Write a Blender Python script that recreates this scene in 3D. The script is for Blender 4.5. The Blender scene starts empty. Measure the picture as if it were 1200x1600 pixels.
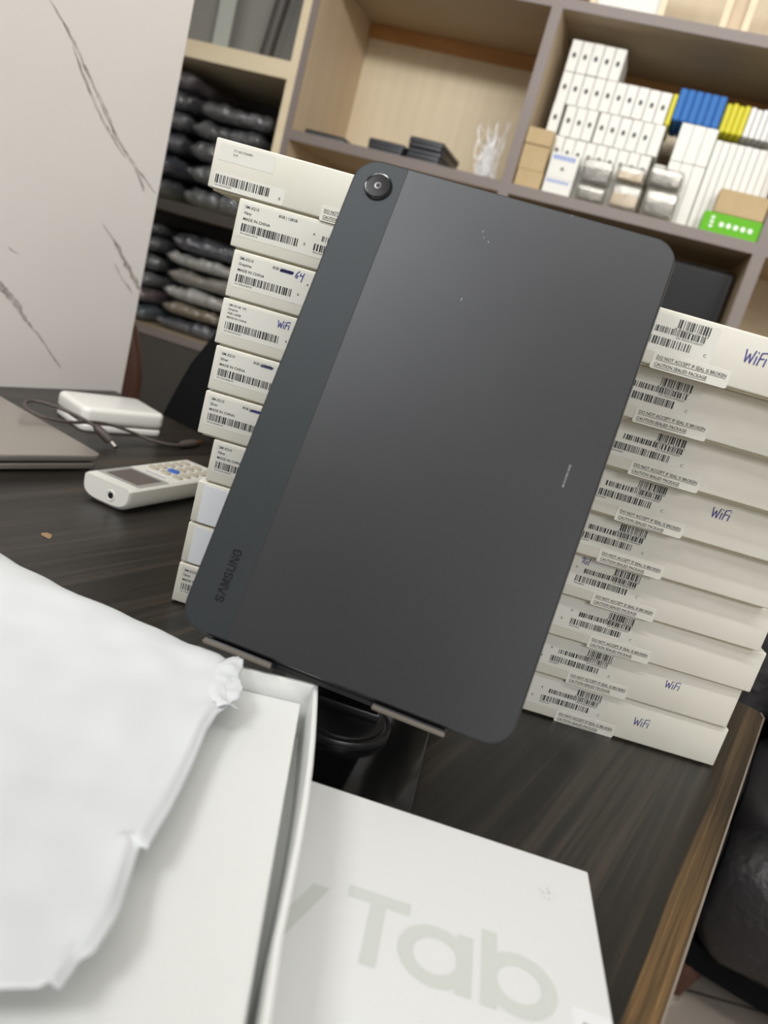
import bpy, bmesh, math, random
from mathutils import Vector, Matrix, noise
R = math.radians
C = bpy.context.scene.collection
random.seed(7)

# ------------------------------------------------------------------ camera
PITCH, ROLL, F = R(14.829), R(15.945), 1236.6
H = 0.2465                                   # camera height over the desk top (desk top is z = 0)
cp, sp, cr, sr = math.cos(PITCH), math.sin(PITCH), math.cos(ROLL), math.sin(ROLL)
fwd = Vector((0, cp, -sp)); dn = Vector((0, -sp, -cp)); rt = Vector((1, 0, 0))
ux = rt * cr - dn * sr; uy = rt * sr + dn * cr
cam_d = bpy.data.cameras.new('camera'); cam = bpy.data.objects.new('camera', cam_d); C.objects.link(cam)
cam.matrix_world = Matrix(((ux.x, -uy.x, -fwd.x, 0), (ux.y, -uy.y, -fwd.y, 0), (ux.z, -uy.z, -fwd.z, H), (0, 0, 0, 1)))
cam_d.sensor_fit = 'VERTICAL'; cam_d.sensor_height = 36; cam_d.sensor_width = 27
cam_d.lens = F / 1600 * 36
cam_d.clip_start = 0.01
cam_d.dof.use_dof = True; cam_d.dof.focus_distance = 0.50; cam_d.dof.aperture_fstop = 8.4
bpy.context.scene.camera = cam

# ------------------------------------------------------------------ light
vs = bpy.context.scene.view_settings
vs.view_transform = 'Standard'; vs.look = 'None'; vs.gamma = 1; vs.use_curve_mapping = False
vs.exposure = 0.0
w = bpy.data.worlds.new('world'); bpy.context.scene.world = w; w.use_nodes = True
w.node_tree.nodes['Background'].inputs[0].default_value = (0.9, 0.95, 1, 1)
w.node_tree.nodes['Background'].inputs[1].default_value = 0.3
FLOOR, CEIL = -0.75, 2.15
def area(name, loc, sx, sy, e, col):
    l = bpy.data.lights.new(name, 'AREA'); l.shape = 'RECTANGLE'; l.size = sx; l.size_y = sy; l.energy = e; l.color = col
    o = bpy.data.objects.new(name, l); C.objects.link(o); o.location = loc; return o
area('ceiling_panel_light', (-1.4, -1.1, CEIL - 0.02), 0.8, 0.8, 42, (0.98, 0.99, 1.0))
tk = area('added_shelf_fill', (0.1, -0.1, 1.45), 1.6, 0.2, 39, (1, 0.99, 0.97)); tk.rotation_euler = (R(96), 0, R(-5))  # added fill light without a fixture, brightens the open shelf bays
area('ceiling_panel_light', (1.7, -3.6, CEIL - 0.02), 1.6, 1.2, 95, (0.98, 0.99, 1.0))
area('ceiling_panel_light', (1.3, -5.6, CEIL - 0.02), 1.6, 1.2, 110, (0.98, 0.99, 1.0))

# ------------------------------------------------------------------ helpers
def mat(name, col, rough=0.5, metal=0.0, spec=0.5, coat=0.0, alpha=None, trans=0.0):
    m = bpy.data.materials.new(name); m.use_nodes = True
    b = m.node_tree.nodes['Principled BSDF']
    b.inputs['Base Color'].default_value = (*col, 1); b.inputs['Roughness'].default_value = rough
    b.inputs['Metallic'].default_value = metal; b.inputs['Specular IOR Level'].default_value = spec
    b.inputs['Coat Weight'].default_value = coat; b.inputs['Coat Roughness'].default_value = 0.08
    b.inputs['Transmission Weight'].default_value = trans
    if alpha is not None: b.inputs['Alpha'].default_value = alpha
    return m
def N(m, kind, **kw):
    n = m.node_tree.nodes.new(kind)
    for k, v in kw.items():
        if k in n.inputs: n.inputs[k].default_value = v
        else: setattr(n, k, v)
    return n
def L(m, a, b): m.node_tree.links.new(a, b)
def bsdf(m): return m.node_tree.nodes['Principled BSDF']
def coords(m, scale=(1, 1, 1), rot=(0, 0, 0)):
    t = N(m, 'ShaderNodeTexCoord'); mp = N(m, 'ShaderNodeMapping')
    mp.inputs['Scale'].default_value = scale; mp.inputs['Rotation'].default_value = rot
    L(m, t.outputs['Object'], mp.inputs['Vector']); return mp.outputs['Vector']
def ramp(m, fac, stops):
    r = N(m, 'ShaderNodeValToRGB'); e = r.color_ramp.elements
    while len(e) < len(stops): e.new(0.5)
    for i, (p, c) in enumerate(stops): e[i].position = p; e[i].color = (*c, 1)
    L(m, fac, r.inputs['Fac']); return r.outputs['Color']
def noisy(m, scale, stops, stretch=(1, 1, 1), detail=4, rough=0.6, dist=0.0):
    v = coords(m, stretch); n = N(m, 'ShaderNodeTexNoise', Scale=scale, Detail=detail, Roughness=rough, Distortion=dist)
    L(m, v, n.inputs['Vector']); c = ramp(m, n.outputs['Fac'], stops); L(m, c, bsdf(m).inputs['Base Color']); return n
def bump(m, scale, strength, dist=0.001, stretch=(1, 1, 1), detail=3):
    v = coords(m, stretch); n = N(m, 'ShaderNodeTexNoise', Scale=scale, Detail=detail); L(m, v, n.inputs['Vector'])
    b = N(m, 'ShaderNodeBump', Strength=strength, Distance=dist); L(m, n.outputs['Fac'], b.inputs['Height'])
    L(m, b.outputs['Normal'], bsdf(m).inputs['Normal'])
def wood(name, c1, c2, scale, stretch, rough=0.5):
    m = mat(name, c1, rough); noisy(m, scale, [(0.3, c1), (0.7, c2)], stretch, 6, 0.65, 0.4); return m

class MB:
    """collects shapes into one bmesh"""
    def __init__(s): s.bm = bmesh.new()
    def box(s, c, d, bev=0.0, seg=2, mx=None):
        r = bmesh.ops.create_cube(s.bm, size=1.0)
        vs_ = r['verts']
        for v in vs_: v.co = Vector((v.co.x * d[0] + c[0], v.co.y * d[1] + c[1], v.co.z * d[2] + c[2]))
        if bev > 0:
            es = {e for v in vs_ for e in v.link_edges}
            q = bmesh.ops.bevel(s.bm, geom=list(es), offset=bev, segments=seg, affect='EDGES', profile=0.5)
            vs_ = list({v for f in q['faces'] for v in f.verts} | {v for v in vs_ if v.is_valid})
        if mx is not None:
            for v in vs_: v.co = mx @ v.co
        return s
    def b2(s, lo, hi, bev=0.0, seg=2):
        return s.box([(a + b) / 2 for a, b in zip(lo, hi)], [b - a for a, b in zip(lo, hi)], bev, seg)
    def prism(s, pts, z0, z1, fn=None):
        """extruded polygon, pts in 2D; fn maps (x,y,z)"""
        fn = fn or (lambda x, y, z: (x, y, z))
        a = [s.bm.verts.new(fn(x, y, z0)) for x, y in pts]; b = [s.bm.verts.new(fn(x, y, z1)) for x, y in pts]
        n = len(pts)
        s.bm.faces.new(list(reversed(a))); s.bm.faces.new(b)
        for i in range(n): s.bm.faces.new((a[i], a[(i + 1) % n], b[(i + 1) % n], b[i]))
        return s
    def loft(s, rings, cap=True):
        vr = [[s.bm.verts.new(p) for p in r] for r in rings]
        for a, b in zip(vr, vr[1:]):
            n = len(a)
            for i in range(n): s.bm.faces.new((a[i], a[(i + 1) % n], b[(i + 1) % n], b[i]))
        if cap: s.bm.faces.new(list(reversed(vr[0]))); s.bm.faces.new(vr[-1])
        return s
    def lathe(s, prof, c=(0, 0, 0), n=40, axis='z'):
        rings = []
        for r, z in prof:
            ring = []
            for i in range(n):
                a = 2 * math.pi * i / n; x, y = r * math.cos(a), r * math.sin(a)
                p = (x, y, z) if axis == 'z' else ((x, -z, y) if axis == 'y' else (z, x, y))
                ring.append((p[0] + c[0], p[1] + c[1], p[2] + c[2]))
            rings.append(ring)
        return s.loft(rings)
    def tube(s, pts, r, n=10):
        pts = [Vector(p) for p in pts]; rings = []
        for i, p in enumerate(pts):
            t = (pts[min(i + 1, len(pts) - 1)] - pts[max(i - 1, 0)]).normalized()
            a = t.cross(Vector((0, 0, 1)));
            if a.length < 1e-4: a = Vector((1, 0, 0))
            a.normalize(); b = t.cross(a); rr = r[i] if isinstance(r, (list, tuple)) else r
            rings.append([p + a * rr * math.cos(2 * math.pi * k / n) + b * rr * math.sin(2 * math.pi * k / n) for k in range(n)])
        return s.loft(rings)
    def grid(s, P):
        V = [[s.bm.verts.new(p) for p in row] for row in P]
        for a, b in zip(V, V[1:]):
            for i in range(len(a) - 1): s.bm.faces.new((a[i], a[i + 1], b[i + 1], b[i]))
        return s
    def poly(s, pts): s.bm.faces.new([s.bm.verts.new(p) for p in pts]); return s
    def build(s, name, m, parent=None, smooth=False, ang=None):
        bmesh.ops.recalc_face_normals(s.bm, faces=s.bm.faces[:]) if not getattr(s, 'flat', False) else None
        me = bpy.data.meshes.new(name); s.bm.to_mesh(me); s.bm.free(); me.materials.append(m)
        if smooth:
            for p in me.polygons: p.use_smooth = True
            if ang:
                me.set_sharp_from_angle(angle=R(ang))
        o = bpy.data.objects.new(name, me); C.objects.link(o)
        if parent is not None: o.parent = parent
        return o
def thing(name, label, cat, loc=(0, 0, 0), rz=0.0, group=None):
    o = bpy.data.objects.new(name, None); C.objects.link(o); o.empty_display_size = 0.02
    o.location = loc; o.rotation_euler = (0, 0, rz); return tag(o, label, cat, group)
def tag(o, label, cat, group=None):
    o['label'] = label; o['category'] = cat
    if group: o['group'] = group
    return o
def struct(name, mb, m): o = mb.build(name, m); o['kind'] = 'structure'; return o
def rrect(w, h, r, n=8, cx=0, cy=0):
    out = []
    for (sx, sy, a0) in ((1, 1, 0), (-1, 1, 90), (-1, -1, 180), (1, -1, 270)):
        for i in range(n + 1):
            a = R(a0 + 90 * i / n); out.append((cx + sx * (w / 2 - r) + r * math.cos(a), cy + sy * (h / 2 - r) + r * math.sin(a)))
    return out
def slab(mb, w, h, r, z0, z1, bev, n=8, seg=4, cx=0, cy=0, fn=None):
    """rounded-rectangle slab with rounded rims"""
    fn = fn or (lambda x, y, z: (x, y, z)); rings = []
    for k in range(seg + 1):
        a = math.pi / 2 * k / seg; i = bev * (1 - math.sin(a))
        rings.append([fn(x, y, z0 + bev * (1 - math.cos(a))) for x, y in rrect(w - 2 * i, h - 2 * i, max(r - i, 1e-4), n, cx, cy)])
    for k in range(seg + 1):
        a = math.pi / 2 * k / seg; i = bev * (1 - math.cos(a))
        rings.append([fn(x, y, z1 - bev * (1 - math.sin(a))) for x, y in rrect(w - 2 * i, h - 2 * i, max(r - i, 1e-4), n, cx, cy)])
    return mb.loft(rings)
# --- writing: everything is laid out in a 2D frame and mapped onto the surface by fn(x, y)
_tc = {}
def text_polys(s, size, bold=0.0):
    k = (s, bold)
    if k not in _tc:
        cu = bpy.data.curves.new('t', 'FONT'); cu.body = s; cu.size = 1; cu.offset = bold; cu.resolution_u = 2
        o = bpy.data.objects.new('t', cu); me = bpy.data.meshes.new_from_object(o)
        _tc[k] = ([tuple(v.co[:2]) for v in me.vertices], [tuple(p.vertices) for p in me.polygons])
        bpy.data.objects.remove(o); bpy.data.curves.remove(cu); bpy.data.meshes.remove(me)
    v, f = _tc[k]; return [(x * size, y * size) for x, y in v], f
def put_text(mb, s, x, y, fn, size, width=None, bold=0.0):
    """size = cap height; optional total width"""
    v, f = text_polys(s, size / 0.7, bold); xm = max(p[0] for p in v); k = (width / xm) if width else 1
    vv = [mb.bm.verts.new(fn(x + a * k, y + b)) for a, b in v]
    for q in f:
        try: mb.bm.faces.new([vv[i] for i in q])
        except ValueError: pass
def quad(mb, x0, y0, x1, y1, fn): mb.poly([fn(x0, y0), fn(x1, y0), fn(x1, y1), fn(x0, y1)])
def barcode(mb, x, y, w_, h_, fn, rnd, mod=0.00042):
    p = x
    while p < x + w_ - 2.5 * mod:
        b = rnd.choice((1, 1, 1.6, 2.4)) * mod; quad(mb, p, y, p + b, y + h_, fn); p += b + rnd.choice((0.9, 0.9, 1.5, 2.2)) * mod
def stroke(mb, pts, wd, fn, off=(0, 0), k=1.0, kx=None):
    kx = kx or k
    P = [Vector((off[0] + p[0] * kx, off[1] + p[1] * k)) for p in pts]
    for i, p in enumerate(P):          # round joints
        mb.poly([fn(p.x + wd / 2 * math.cos(a * math.pi / 4), p.y + wd / 2 * math.sin(a * math.pi / 4)) for a in range(8)])
    for a, b in zip(P, P[1:]):
        d = (b - a)
        if d.length < 1e-7: continue
        d.normalize(); n = Vector((-d.y, d.x)) * wd / 2
        mb.poly([fn(*(a + n)), fn(*(a - n)), fn(*(b - n)), fn(*(b + n))])
WIFI = [[(0, .85), (.12, .02), (.32, .62), (.46, .0), (.66, .9)], [(.82, .55), (.78, 0)], [(.86, .85), (.87, .82)],
        [(1.0, 0), (1.1, .86), (1.5, .98)], [(1.04, .45), (1.34, .52)], [(1.5, .55), (1.46, .02)], [(1.55, .82), (1.56, .8)]]
SIXFOUR = [[(.5, 1), (.15, .6), (.0, .15), (.25, 0), (.42, .3), (.1, .42)], [(.75, .75), (.7, .4), (1.1, .5)], [(1.25, .9), (1.0, -.35)]]
FOURG = [[(0, .7), (.25, 1)], [(.35, 1), (.2, .1)], [(.85, .9), (.5, .8), (.42, .2), (.8, .05), (.9, .45), (.65, .45)], [(1.2, 1), (1.1, 0)]]

# ------------------------------------------------------------------ materials
m_wall = mat('wall_paint', (0.74, 0.72, 0.68), 0.8)
m_ceil = mat('ceiling_paint', (0.6, 0.6, 0.59), 0.9)
m_floor = mat('beige_tile', (0.42, 0.36, 0.31), 0.35)
def tile_mat():
    m = m_floor; v = coords(m, (1.7, 1.7, 1)); b = N(m, 'ShaderNodeTexBrick', offset=0.0)
    for k, c in (('Color1', (0.42, 0.36, 0.31, 1)), ('Color2', (0.38, 0.33, 0.28, 1)), ('Mortar', (0.12, 0.1, 0.09, 1))): b.inputs[k].default_value = c
    b.inputs['Scale'].default_value = 1; b.inputs['Mortar Size'].default_value = 0.006; b.inputs['Brick Width'].default_value = 1; b.inputs['Row Height'].default_value = 1
    L(m, v, b.inputs['Vector']); L(m, b.outputs['Color'], bsdf(m).inputs['Base Color'])
tile_mat()
def desk_mat():
    m = mat('dark_wood_laminate', (0.03, 0.024, 0.02), 0.36, spec=0.5)
    def mth(op, a, b=None):
        q = N(m, 'ShaderNodeMath', operation=op)
        for i, z in enumerate((a, b)):
            if z is None: continue
            if isinstance(z, (int, float)): q.inputs[i].default_value = z
            else: L(m, z, q.inputs[i])
        return q.outputs[0]
    def ns(sx, sy, sc, det, dist=0.0):
        v = coords(m, (sx, sy, 1)); q = N(m, 'ShaderNodeTexNoise', Scale=sc, Detail=det, Roughness=0.6, Distortion=dist); L(m, v, q.inputs['Vector']); return q.outputs['Fac']
    coarse = ns(34, 0.9, 1.0, 3, 0.15); fine = ns(210, 2.2, 1.0, 5, 0.1); pore = ns(700, 14, 1.0, 2)
    grain = mth('ADD', mth('MULTIPLY', coarse, 0.45), mth('ADD', mth('MULTIPLY', fine, 0.4), mth('MULTIPLY', pore, 0.15)))
    dark = ramp(m, grain, [(0.40, (0.0035, 0.003, 0.0027)), (0.5, (0.012, 0.0098, 0.0080)), (0.60, (0.042, 0.032, 0.023))])
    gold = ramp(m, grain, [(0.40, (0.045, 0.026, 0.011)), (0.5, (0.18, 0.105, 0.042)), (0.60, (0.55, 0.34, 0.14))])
    # paler golden streaks along the right edge, stronger toward the front (object x = 0 at the edge)
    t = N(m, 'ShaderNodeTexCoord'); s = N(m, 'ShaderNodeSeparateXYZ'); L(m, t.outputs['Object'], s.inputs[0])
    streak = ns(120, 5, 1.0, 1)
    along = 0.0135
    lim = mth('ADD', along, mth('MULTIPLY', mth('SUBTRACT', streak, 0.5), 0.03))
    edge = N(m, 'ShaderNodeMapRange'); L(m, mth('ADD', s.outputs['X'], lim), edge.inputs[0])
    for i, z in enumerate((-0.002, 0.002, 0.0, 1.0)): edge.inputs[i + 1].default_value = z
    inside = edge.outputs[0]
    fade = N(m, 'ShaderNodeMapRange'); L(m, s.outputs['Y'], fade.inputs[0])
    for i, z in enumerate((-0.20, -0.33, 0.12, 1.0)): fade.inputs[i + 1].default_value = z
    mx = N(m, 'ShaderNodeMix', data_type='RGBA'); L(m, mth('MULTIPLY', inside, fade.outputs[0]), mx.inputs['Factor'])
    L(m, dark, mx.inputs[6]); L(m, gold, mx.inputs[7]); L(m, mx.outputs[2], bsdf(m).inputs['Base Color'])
    b = N(m, 'ShaderNodeBump', Strength=0.25, Distance=0.0006); L(m, grain, b.inputs['Height']); L(m, b.outputs['Normal'], bsdf(m).inputs['Normal'])
    return m
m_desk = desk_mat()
m_band = mat('edge_band', (0.24, 0.205, 0.17), 0.4)
m_marble = mat('marble_print', (0.7, 0.67, 0.64), 0.45)
def marble():
    m = m_marble; v = coords(m, (1, 1, 1), (0, 0, 0)); n = N(m, 'ShaderNodeTexNoise', Scale=2.2, Detail=4); L(m, v, n.inputs['Vector'])
    c = ramp(m, n.outputs['Fac'], [(0.3, (0.68, 0.645, 0.61)), (0.7, (0.74, 0.705, 0.675))]); L(m, c, bsdf(m).inputs['Base Color'])
marble()
m_vein = mat('marble_vein', (0.2, 0.18, 0.17), 0.45)
def veinmat():
    m = m_vein; v = coords(m, (1, 1, 1)); n = N(m, 'ShaderNodeTexNoise', Scale=28, Detail=5, Roughness=0.7); L(m, v, n.inputs['Vector'])
    c = ramp(m, n.outputs['Fac'], [(0.36, (0.2, 0.18, 0.165)), (0.62, (0.62, 0.58, 0.55))]); L(m, c, bsdf(m).inputs['Base Color'])
veinmat()
m_carton = mat('white_carton', (0.72, 0.7, 0.6), 0.5)
noisy(m_carton, 14, [(0.3, (0.67, 0.655, 0.57)), (0.7, (0.72, 0.705, 0.63))], detail=3)
m_carton_edge = mat('carton_edge', (0.62, 0.57, 0.42), 0.6)
m_sticker = mat('paper_sticker', (0.70, 0.695, 0.64), 0.42)
m_seal = mat('clear_seal', (0.72, 0.71, 0.645), 0.25)
m_ink = mat('black_ink', (0.015, 0.015, 0.017), 0.5)
m_greyink = mat('grey_ink', (0.09, 0.09, 0.09), 0.5)
m_pen = mat('blue_pen', (0.05, 0.045, 0.26), 0.5)
m_pen_dark = mat('dark_blue_pen', (0.03, 0.03, 0.13), 0.5)
m_inset = mat('white_card', (0.8, 0.83, 0.87), 0.5)
m_tab = mat('graphite_metal', (0.105, 0.107, 0.109), 0.42, 0.85)
noisy(m_tab, 9, [(0.3, (0.054, 0.0555, 0.0585)), (0.7, (0.059, 0.0605, 0.0635))], detail=2)
m_strip = mat('graphite_strip', (0.034, 0.039, 0.042), 0.5, 0.65)
m_rim = mat('tablet_rim', (0.3, 0.3, 0.31), 0.25, 0.9)
m_groove = mat('groove', (0.01, 0.01, 0.01), 0.6)
m_blackgloss = mat('black_gloss', (0.006, 0.006, 0.007), 0.12)
m_blackplastic = mat('black_plastic', (0.01, 0.01, 0.011), 0.35)
m_lens = mat('lens_glass', (0.012, 0.011, 0.011), 0.12, spec=0.12)
m_lensring = mat('lens_inner', (0.08, 0.07, 0.07), 0.25, 0.6)
m_word = mat('wordmark', (0.006, 0.0065, 0.009), 0.6, 0.0, 0.25)
m_pale = mat('pale_print', (0.36, 0.37, 0.38), 0.4)
m_chip = mat('bare_metal', (0.5, 0.51, 0.52), 0.3, 0.4)
m_pad = mat('taupe_pad', (0.115, 0.1, 0.082), 0.5)
m_white = mat('white_lid', (0.8, 0.8, 0.79), 0.32)
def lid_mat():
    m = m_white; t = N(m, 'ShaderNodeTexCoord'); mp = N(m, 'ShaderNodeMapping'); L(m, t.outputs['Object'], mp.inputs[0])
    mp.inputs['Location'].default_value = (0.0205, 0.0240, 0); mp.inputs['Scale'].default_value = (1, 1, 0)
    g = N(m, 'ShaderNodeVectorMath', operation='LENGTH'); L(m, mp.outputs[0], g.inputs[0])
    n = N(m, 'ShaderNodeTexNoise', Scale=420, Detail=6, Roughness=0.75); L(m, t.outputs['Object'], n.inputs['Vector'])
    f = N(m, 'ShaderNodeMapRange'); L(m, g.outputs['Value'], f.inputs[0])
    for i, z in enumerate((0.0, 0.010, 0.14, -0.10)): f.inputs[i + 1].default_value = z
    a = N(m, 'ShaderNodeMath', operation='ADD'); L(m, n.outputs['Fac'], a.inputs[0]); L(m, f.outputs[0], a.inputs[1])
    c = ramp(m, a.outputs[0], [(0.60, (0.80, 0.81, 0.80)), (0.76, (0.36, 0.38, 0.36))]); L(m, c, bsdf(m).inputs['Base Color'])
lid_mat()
m_paleletter = mat('pale_grey_print', (0.65, 0.675, 0.635), 0.36)
m_tray = mat('white_tray', (0.82, 0.83, 0.81), 0.5)
m_insert = mat('white_insert', (0.77, 0.78, 0.76), 0.55)
m_tissue = mat('tissue_paper', (0.69, 0.715, 0.725), 0.75)
def tissue():
    m = m_tissue; v = coords(m, (1, 1, 1), (0, 0, R(28))); wv = N(m, 'ShaderNodeTexWave', Scale=330.0, Distortion=1.5, Detail=1); L(m, v, wv.inputs['Vector'])
    wv.inputs['Detail Scale'].default_value = 1.5
    b = N(m, 'ShaderNodeBump', Strength=0.12, Distance=0.0004); L(m, wv.outputs['Fac'], b.inputs['Height'])
    v2 = coords(m, (1, 1, 1)); n = N(m, 'ShaderNodeTexNoise', Scale=40, Detail=3); L(m, v2, n.inputs['Vector'])
    b2 = N(m, 'ShaderNodeBump', Strength=0.25, Distance=0.002); L(m, n.outputs['Fac'], b2.inputs['Height']); L(m, b.outputs['Normal'], b2.inputs['Normal'])
    L(m, b2.outputs['Normal'], bsdf(m).inputs['Normal'])
tissue()
m_laptop = mat('laptop_lid', (0.52, 0.48, 0.44), 0.3, 0.75)
m_laptopdark = mat('laptop_base', (0.03, 0.03, 0.032), 0.4, 0.3)
m_gloss_white = mat('white_plastic', (0.80, 0.79, 0.75), 0.18)
m_remote = mat('remote_white', (0.78, 0.77, 0.72), 0.3)
m_key = mat('beige_key', (0.46, 0.42, 0.34), 0.5)
m_bluekey = mat('blue_key', (0.05, 0.14, 0.5), 0.45)
m_lcd = mat('lcd', (0.17, 0.145, 0.13), 0.12)
m_lcdframe = mat('lcd_frame', (0.38, 0.38, 0.36), 0.3)
m_cable = mat('brown_cable', (0.075, 0.058, 0.05), 0.5)
m_steel = mat('steel', (0.7, 0.68, 0.65), 0.25, 1.0)
m_gold = mat('gold_plug', (0.75, 0.38, 0.14), 0.3, 1.0)
m_leather = mat('black_leather', (0.022, 0.021, 0.023), 0.36)
bump(m_leather, 30, 0.8, 0.009, (1, 1, 1), 4)
m_seatfab = mat('grey_leather', (0.035, 0.033, 0.034), 0.5)
m_brown = mat('brown_wood', (0.075, 0.03, 0.018), 0.35)
m_blackfab = mat('black_fabric', (0.005, 0.005, 0.006), 0.8, spec=0.1)
m_shelf = wood('shelf_wood', (0.36, 0.275, 0.185), (0.45, 0.36, 0.25), 3.0, (6, 6, 0.5), 0.5)
m_shelfside = wood('shelf_side_wood', (0.52, 0.405, 0.265), (0.63, 0.50, 0.345), 3.0, (5, 5, 0.4), 0.5)
m_shelfback = wood('shelf_back_wood', (0.70, 0.59, 0.415), (0.77, 0.66, 0.475), 3.0, (14, 14, 0.6), 0.6)
m_under = wood('shelf_board_wood', (0.40, 0.31, 0.20), (0.46, 0.36, 0.24), 3.0, (0.5, 5, 5), 0.5)
m_edge = mat('mauve_edge', (0.22, 0.18, 0.165), 0.5)
m_batten = wood('pale_batten', (0.74, 0.62, 0.42), (0.8, 0.69, 0.49), 4.0, (1, 6, 6), 0.5)
m_orange = wood('orange_cleat', (0.42, 0.2, 0.065), (0.52, 0.27, 0.09), 4.0, (1, 6, 6), 0.5)
m_darkpanel = mat('dark_cabinet', (0.065, 0.058, 0.052), 0.5)
m_greyglass = mat('grey_glass', (0.24, 0.235, 0.215), 0.25)
m_paleglass = mat('pale_green_glass', (0.42, 0.44, 0.40), 0.25)
m_phonebox = mat('phone_box', (0.78, 0.77, 0.72), 0.45)
m_kraft = mat('kraft_card', (0.42, 0.285, 0.14), 0.65)
noisy(m_kraft, 30, [(0.3, (0.47, 0.345, 0.175)), (0.7, (0.53, 0.39, 0.21))])
m_bluepack = mat('blue_pack', (0.05, 0.18, 0.5), 0.55, spec=0.15)
m_yellow = mat('yellow_pack', (0.68, 0.62, 0.03), 0.45, spec=0.3)
m_silver = mat('silver_pack', (0.66, 0.66, 0.63), 0.3)
m_green = mat('green_pack', (0.13, 0.47, 0.015), 0.5, spec=0.2)
m_whiteink = mat('white_ink', (0.85, 0.9, 0.8), 0.5)
m_blueink = mat('blue_ink', (0.15, 0.25, 0.62), 0.5)
m_screen = mat('screen_black', (0.015, 0.015, 0.016), 0.4, spec=0.25)
m_device = mat('device_black', (0.012, 0.013, 0.016), 0.3)
m_deviceedge = mat('device_edge', (0.08, 0.085, 0.095), 0.4, 0.5)
def wrap_mat(name, tint, op, wr=60, dist=0.006, sheen=0.0):
    m = bpy.data.materials.new(name); m.use_nodes = True; nt = m.node_tree; nt.nodes.remove(bsdf(m))
    out = nt.nodes['Material Output']; tr = N(m, 'ShaderNodeBsdfTransparent'); gl = N(m, 'ShaderNodeBsdfPrincipled')
    gl.inputs['Base Color'].default_value = (*tint, 1); gl.inputs['Roughness'].default_value = 0.1; gl.inputs['Specular IOR Level'].default_value = 1.0; gl.inputs['Metallic'].default_value = sheen
    v = coords(m); n = N(m, 'ShaderNodeTexNoise', Scale=wr, Detail=3, Distortion=0.8); L(m, v, n.inputs['Vector'])
    b = N(m, 'ShaderNodeBump', Strength=0.9, Distance=dist); L(m, n.outputs['Fac'], b.inputs['Height']); L(m, b.outputs['Normal'], gl.inputs['Normal'])
    mx = N(m, 'ShaderNodeMixShader'); mx.inputs[0].default_value = op
    L(m, tr.outputs[0], mx.inputs[1]); L(m, gl.outputs[0], mx.inputs[2]); L(m, mx.outputs[0], out.inputs[0]); return m
m_wrap = wrap_mat('clear_wrap', (0.42, 0.43, 0.45), 0.46, 46, 0.011, 0.7)
m_wrap2 = wrap_mat('grey_wrap', (0.6, 0.57, 0.5), 0.34, 110, 0.002, 0.4)
m_film = wrap_mat('white_film', (0.9, 0.9, 0.92), 0.5, 120, 0.0015)

# ------------------------------------------------------------------ room
struct('floor', MB().b2((-3, -7, FLOOR - 0.05), (3, 3.2, FLOOR)), m_floor)
struct('ceiling', MB().b2((-3, -7, CEIL), (3, 3.2, CEIL + 0.05)), m_ceil)
struct('wall_back', MB().b2((-3, 3.15, FLOOR), (3, 3.25, CEIL)), m_wall)
struct('wall_left', MB().b2((-3.1, -7, FLOOR), (-3, 3.2, CEIL)), m_wall)
struct('wall_right', MB().b2((3, -7, FLOOR), (3.1, 3.2, CEIL)), m_wall)
struct('wall_front', MB().b2((-3, -7.1, FLOOR), (3, -7, CEIL)), mat('front_wall_paint', (0.35, 0.345, 0.335), 0.8))

# ------------------------------------------------------------------ desk
DA = Vector((0.3605, 0.6325)); DYAW = R(62.0 - 90)
desk = thing('desk', 'dark brown wood laminate desk carrying the tablet and the box stacks', 'desk', (DA.x, DA.y, FLOOR), DYAW)
dz = -FLOOR
def dl(x, y):
    d = Vector((x, y)) - DA; c, s = math.cos(DYAW), math.sin(DYAW); return (d.x * c + d.y * s, -d.x * s + d.y * c)
B = dl(-1.05, 1.60)
rim = [(0, -1.2), (0, -0.012)] + [(-0.012 + 0.012 * math.cos(R(a)), -0.012 + 0.012 * math.sin(R(a))) for a in (15, 30, 45, 60, 75)] + [(-0.014, 0.0)] + [B, (B[0], -1.2)]
inner = [(x if x < -0.002 else x - 0.0012, y) for x, y in rim]
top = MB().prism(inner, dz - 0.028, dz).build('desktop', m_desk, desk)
MB().prism([(0, -1.2), (0, -0.012), (-0.0037, -0.0022), (-0.0048, -0.0036), (-0.0012, -0.0125), (-0.0012, -1.2)], dz - 0.0285, dz + 0.0004).build('edge_band', m_band, desk)
for (x, y) in ((-0.08, -1.1), (-0.12, -0.12), (B[0] + 0.1, -1.1), (B[0] + 0.1, B[1] - 0.12)):
    MB().b2((x - 0.025, y - 0.025, 0), (x + 0.025, y + 0.025, dz - 0.028), 0.003).build('leg', m_blackplastic, desk)
mb = MB(); pts = [(0.0105, -0.006), (0.006, -0.0005), (0.001, 0.004), (-0.006, 0.003), (-0.007, -0.004), (-0.001, -0.008), (0.005, -0.0075)]
cx, cy = dl(-0.249, 0.579)
mb.poly([(cx + x * 0.7, cy + y * 0.7, dz + 0.0003) for x, y in pts]); mb.build('worn_spot', mat('bare_chip', (0.3, 0.2, 0.1), 0.6), desk)

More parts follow.
